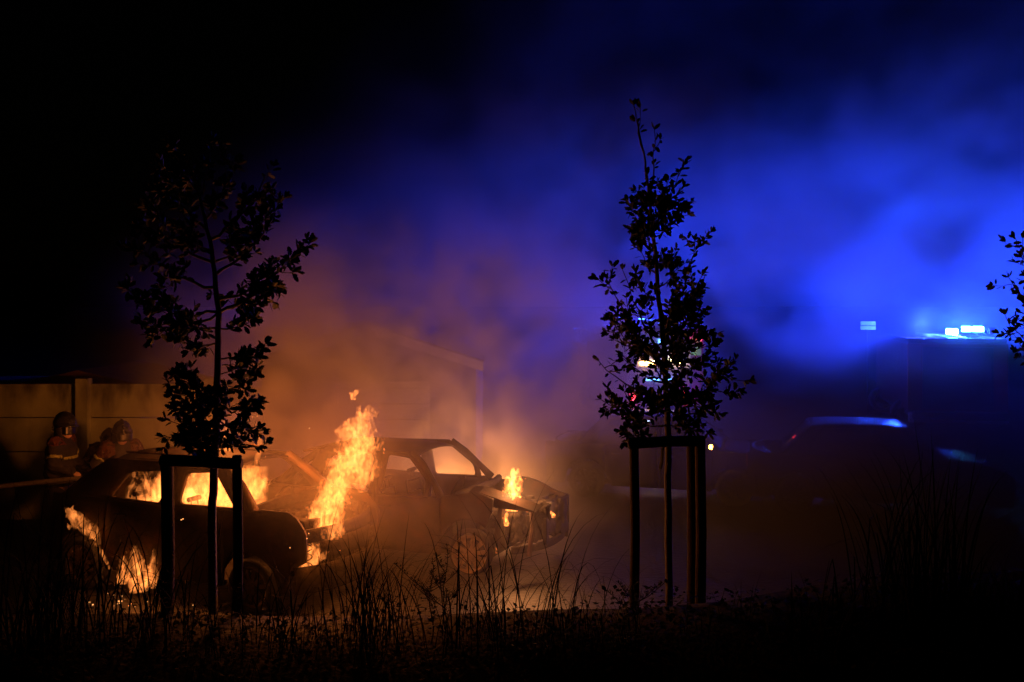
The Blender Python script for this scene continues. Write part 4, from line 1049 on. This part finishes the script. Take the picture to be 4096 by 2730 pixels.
# ground fires under the sill
w = LA(-.56, -.90, .22)
flame('left of two ground flames burning under the hatchback sill', w, .3, [(0, .0, 0), (.4, .02, 0), (.75, .03, 0), (1, .0, 0)], [(0, .07), (.2, .085), (.5, .06), (.8, .05), (1, .02)], ns=.07, amp=.6, seed=11, strength=18, low=.35, light=[(0, -.1, .16, 2.2*EF)])
w = LA(-.28, -.92, .17)
flame('right of two ground flames, beside the wooden stake', w, .48, [(0, 0, 0), (.4, .01, 0), (.75, -.03, 0), (1, -.05, 0)], [(0, .11), (.2, .12), (.5, .1), (.75, .06), (1, .02)], ns=.08, amp=.7, seed=12, strength=15, low=.35, light=[(0, -.12, .2, 2.5*EF)])
flame('second tongue of the ground flame close behind the stake', LA(-.13, -.90, .22), .42, [(0, 0, 0), (.6, .02, 0), (1, .05, 0)], [(0, .07), (.4, .07), (.8, .035), (1, .015)], ns=.07, amp=.75, seed=13, strength=15, low=.35)
flame('tiny flame on the hatchback rear door', PX(572, 2125, 11.75), .07, [(0, 0, 0), (1, .02, 0)], [(0, .012), (.6, .018), (1, .006)], ns=.03, amp=.7, seed=14, h=.006, strength=50)
# headlamp hole
flame('fire glowing in the empty headlamp hole of the hatchback', LA(1.84, -.55, .56), .24, [(0, 0, 0), (1, 0, 0)], [(0, .11), (.5, .12), (1, .1)], ns=.06, amp=.8, seed=15, strength=14, low=.5, light=[(.03, -.2, .05, 2*EF)])
# car B
w = PX(2050, 2035, 12.75)
flame('bright twisting flame above the burnt-out car engine bay', w, (2035-1885)*12.75/F_PX, [(0, 0, 0), (.3, -.02, 0), (.55, .0, 0), (.8, .03, 0), (1, .02, 0)], [(-.1, .07), (0, .08), (.25, .11), (.55, .1), (.8, .09), (1, .04)], ns=.06, amp=.85, seed=16, strength=65, low=.4, light=[(.0, -.02, .3, 60*EF, GLOW_B), (0, .2, .1, 40*EF, GLOW_B)], h=.009)
flame('small bright flame deep in the burnt-out car engine bay', PX(2022, 2095, 12.7), .15, [(0, .01, 0), (.5, -.01, 0), (1, .03, 0)], [(0, .04), (.5, .03), (1, .015)], ns=.04, amp=.8, seed=17, strength=90, h=.007, light=[(0, 0, .12, 10*EF, GLOW_B)])
flame('little curl of flame on top of the burnt-out car radiator', PX(2200, 2062, 12.9), .1, [(0, .04, 0), (.5, 0, 0), (1, -.06, 0)], [(0, .035), (.4, .03), (1, .012)], ns=.04, amp=.7, seed=18, strength=90, h=.007, light=[(.02, .1, .12, 26*EF, GLOW_B)])
flame('low fire burning on the ground behind the burnt-out car', LB(.45, 1.3, .02), .42, [(0, 0, 0), (1, .05, 0)], [(0, .2), (.4, .16), (1, .03)], ns=.08, amp=.8, seed=31, strength=30, low=.4, light=[(0, 0, .5, 90*EF, GLOW_B), (-.5, .1, .6, 55*EF, GLOW_B)])
flame('faint flame tip between the burnt-out car bonnet and radiator', PX(2108, 2040, 12.8), .1, [(0, 0, 0), (1, .01, 0)], [(0, .025), (.5, .022), (1, .006)], ns=.04, amp=.7, seed=19, h=.007, strength=24)
flame('tiny ember flame behind the bare alloy wheel', PX(1986, 2205, 12.5), .06, [(0, 0, 0), (1, -.02, 0)], [(0, .018), (.5, .018), (1, .006)], ns=.03, amp=.7, seed=20, h=.006, strength=24)
# glowing debris
rng = random.Random(5); eb = MB()
spots = [(1235, 2135, 10.8), (1228, 2155, 10.75), (1160, 2192, 10.8), (1360, 2203, 11.0), (732, 2077, 11.3), (725, 2080, 11.3), (441, 2186, 11.95), (455, 2238, 11.9), (372, 2147, 12.0), (418, 2152, 11.95), (1010, 1668, 12), (1030, 1666, 12), (1237, 1714, 12), (1062, 1828, 12), (1350, 1550, 13)]
for (px, py, D) in spots:
    c = P(px, py, D); s = rng.uniform(.004, .009); eb.box(c, (s, s, s*1.3), Matrix.Rotation(rng.random(), 3, 'X'))
for k in range(26):
    c = LA(rng.uniform(-.9, .4), rng.uniform(-1.25, -.7), .015); s = rng.uniform(.006, .018); eb.box(c, (s, s*.7, s*.5), Matrix.Rotation(rng.random()*3, 3, 'Z'))
tag(eb.build('embers', M['ember']), 'glowing embers and sparks around the burning cars', 'embers', kind='stuff')

# ------------------------------------------------------------------ smoke
class S:                                             # small expression helper for volume nodes
    nt = None
    def __init__(s, v): s.v = v
    @staticmethod
    def m(op, a, c=None, d=None, clamp=False):
        n_ = S.nt.nodes.new('ShaderNodeMath'); n_.operation = op; n_.use_clamp = clamp
        for i, q in enumerate((a, c, d)):
            if q is None: continue
            if isinstance(q, S): S.nt.links.new(q.v, n_.inputs[i])
            else: n_.inputs[i].default_value = q
        return S(n_.outputs[0])
    def __add__(a, c): return S.m('ADD', a, c)
    __radd__ = __add__
    def __sub__(a, c): return S.m('SUBTRACT', a, c)
    def __rsub__(a, c): return S.m('SUBTRACT', c, a)
    def __mul__(a, c): return S.m('MULTIPLY', a, c)
    __rmul__ = __mul__
    @staticmethod
    def step(x, lo, hi):
        n_ = S.nt.nodes.new('ShaderNodeMapRange'); n_.interpolation_type = 'SMOOTHSTEP'
        n_.inputs['From Min'].default_value = lo; n_.inputs['From Max'].default_value = hi
        S.nt.links.new(x.v, n_.inputs['Value']); return S(n_.outputs[0])
    @staticmethod
    def noise(vec, scale, detail, dist=0.0):
        n_ = S.nt.nodes.new('ShaderNodeTexNoise'); n_.inputs['Scale'].default_value = scale
        n_.inputs['Detail'].default_value = detail; n_.inputs['Distortion'].default_value = dist
        S.nt.links.new(vec, n_.inputs['Vector']); return S(n_.outputs['Fac'])
def pos_nodes(nt, off, scl=(1, 1, 1)):
    g_ = nt.nodes.new('GeometryNodeInputPosition')
    ml = nt.nodes.new('ShaderNodeVectorMath'); ml.operation = 'MULTIPLY_ADD'
    ml.inputs[1].default_value = scl; ml.inputs[2].default_value = off
    nt.links.new(g_.outputs[0], ml.inputs[0]); sp_ = nt.nodes.new('ShaderNodeSeparateXYZ')
    nt.links.new(g_.outputs[0], sp_.inputs[0])
    return ml.outputs[0], S(sp_.outputs[0]), S(sp_.outputs[1]), S(sp_.outputs[2])
def blob(x, y, z, c, r):                              # soft round lump, 1 at the centre
    q = S.m('SQRT', (x-c[0])*(x-c[0])*(1/r[0]**2)+(y-c[1])*(y-c[1])*(1/r[1]**2)+(z-c[2])*(z-c[2])*(1/r[2]**2))
    return 1.0-S.step(q, 0.0, 1.0)
def smoke(label, fn, lo, hi, res, albedo, step, mname):
    m_, nt, out = nodes(mname)
    v = nt.nodes.new('ShaderNodeVolumePrincipled'); v.inputs['Color'].default_value = (*albedo, 1); v.inputs['Anisotropy'].default_value = .15
    v.inputs['Density'].default_value = 1.0
    nt.links.new(v.outputs[0], out.inputs['Volume']); m_.cycles.volume_step_rate = step
    m_.cycles.volume_sampling = 'MULTIPLE_IMPORTANCE'
    gt = bpy.data.node_groups.new(mname, 'GeometryNodeTree')
    gt.interface.new_socket('Geometry', in_out='OUTPUT', socket_type='NodeSocketGeometry')
    S.nt = gt; dens = fn(gt)
    vc = gt.nodes.new('GeometryNodeVolumeCube'); vc.inputs['Min'].default_value = lo; vc.inputs['Max'].default_value = hi
    for i, k_ in enumerate('XYZ'): vc.inputs['Resolution '+k_].default_value = res[i]
    gt.links.new(dens.v, vc.inputs['Density'])
    sm = gt.nodes.new('GeometryNodeSetMaterial'); sm.inputs['Material'].default_value = m_
    go = gt.nodes.new('NodeGroupOutput'); gt.links.new(vc.outputs[0], sm.inputs[0]); gt.links.new(sm.outputs[0], go.inputs[0])
    c = [(lo[i]+hi[i])/2 for i in range(3)]
    o = MB().box(c, [hi[i]-lo[i] for i in range(3)]).build('smoke', m_)
    md = o.modifiers.new('smoke', 'NODES'); md.node_group = gt
    return tag(o, label, 'smoke', kind='stuff')
def far_smoke(nt):                                    # big drifting bank behind the cars
    vec, x, y, z = pos_nodes(nt, (3.1, 0, 1.7), (1, .5, 1.1))
    n1 = S.noise(vec, .19, 5, .4)*.62+S.noise(vec, .7, 6, .6)*.38
    wob = (S.noise(vec, .38, 3)-.5)*5.0
    left = S.step(x-(z-3.5)*.8+wob, -8.0, -2.6)
    bottom = S.step(z-1.5*S.step(x, 1.0, 7.5)+wob*.2, -.6, 2.6)*.9+.1
    top = 1.0-S.step(z+wob*.6-x*.17, 3.9, 8.4)*.95
    edge = S.step(y, 15.6, 17.5)*(1.0-S.step(y, 27.0, 30.5))*(1.0-S.step(x, 17.0, 21.5))*S.step(13.5-z, 0.0, 1.5)
    body = S.step(n1, .41, .60)
    B_ = lambda px, py, D, r: blob(x, y, z, P(px, py, D), r)
    lump = B_(2230, 960, 20, (2.2, 3.5, 1.8))*.22+B_(3060, 850, 22, (2.8, 4, 1.8))*.16+B_(3700, 1120, 23, (3.0, 5, 1.7))*.2+B_(3830, 1240, 24.5, (2.8, 3, 1.0))*.25+B_(3855, 1325, 25.6, (1.3, 1.0, .6))*1.3+B_(1150, 700, 19, (2, 3, 1.5))*.1+B_(1500, 1150, 17.8, (2.0, 2, 1.6))*.25+B_(1700, 800, 18.2, (2.0, 2.5, 1.7))*.2+B_(1450, 480, 18.5, (2.2, 2.5, 1.6))*.16
    hole = B_(3290, 1235, 22, (2.0, 7, 1.1))*(1.5-body*.9)*.7+B_(4030, 985, 22, (1.6, 7, .8))*(1.5-body*.9)*.6+B_(1850, 640, 20, (1.2, 6, 1.0))*.5+B_(3000, 1750, 20, (4, 6, 1.6))*.4
    return S.m('MAXIMUM', (body*.15+lump*(body*.7+.3))*(1.0-S.m('MINIMUM', hole, 1.0))*left*bottom*top*edge, 0.0)
def near_smoke(nt):                                   # hot smoke wrapped round the cars
    vec, x, y, z = pos_nodes(nt, (0, 4, 0), (1, .8, .8))
    n1 = S.noise(vec, .5, 5, 1.0)*.6+S.noise(vec, 1.8, 5, 1.2)*.4
    body = S.step(n1, .43, .60)
    cx = S.step(x-z*.25, -6.2, -3.0)*(1.0-S.step(x-z*.15, -.2, 2.4))
    ed = S.step(y, 9.9, 11.4)*(1.0-S.step(y, 15.9, 17.6))*(1.0-S.step(z, 2.2, 5.2))
    back = S.step(y-.35*x, 14.0, 15.6)*.957+.043
    B_ = lambda px, py, D, r: blob(x, y, z, P(px, py, D), r)
    lump = B_(1600, 1450, 16.4, (2.6, 1.0, 1.4))*.9+B_(1700, 1880, 15.6, (2.2, 1.3, 1.1))*1.4+B_(2050, 1850, 14.6, (1.0, 1.0, 1.0))*.6+B_(1330, 1500, 15.2, (1.7, 1.3, 1.1))*.5+B_(1180, 1700, 15.2, (1.3, 1.0, 1.3))*1.2+B_(2250, 2080, 13.9, (.6, .6, .7))*.9+B_(1420, 2080, 11.9, (.5, .5, .5))*.5
    gap = S.m('MINIMUM', B_(2380, 1900, 14.5, (.9, 2.5, 1.2))*.7+B_(1590, 1620, 15.2, (.55, 1.8, 1.1))*.7, 1.0)
    return (body*1.5+.05+lump*(.3+.7*body))*(1.0-gap)*cx*ed*back+blob(x, y, z, LB(.25, .35, 1.22), (1.0, .55, .42))*(.6+body)*.9
def dark_veil(nt):                                     # dark absorbing veil added to dim the parked cars and ground
    vec, x, y, z = pos_nodes(nt, (0, 2, 0), (1, 1, 1.6))
    n1 = S.step(S.noise(vec, .3, 4, .6), .32, .68)
    return (n1*.75+.3)*S.step(x, 1.8, 4.2)*(1.0-S.step(x, 10.0, 12.5))*S.step(y, 11.6, 13.5)*(1.0-S.step(z, 1.0, 2.6))*(1.0-S.step(y, 15.0, 16.8))
smoke('added dark smoke veil lying low, dimming the parked cars at right', dark_veil, (-.5, 10.6, .02), (12.5, 16.8, 3.4), (60, 32, 24), (.14, .13, .16), 3.0, 'veil_smoke')
smoke('broad bank of smoke drifting behind the cars, lit blue by the beacons', far_smoke, (-10, 15.5, 0.02), (22, 30.5, 13.5), (150, 50, 76), (.82, .80, .80), 3.0, 'drifting_smoke')
smoke('thick smoke around the burning cars, lit orange by the flames', near_smoke, (-6.5, 9.8, .02), (4.4, 17.6, 5.2), (150, 108, 76), (.82, .74, .66), 2.2, 'hot_smoke')
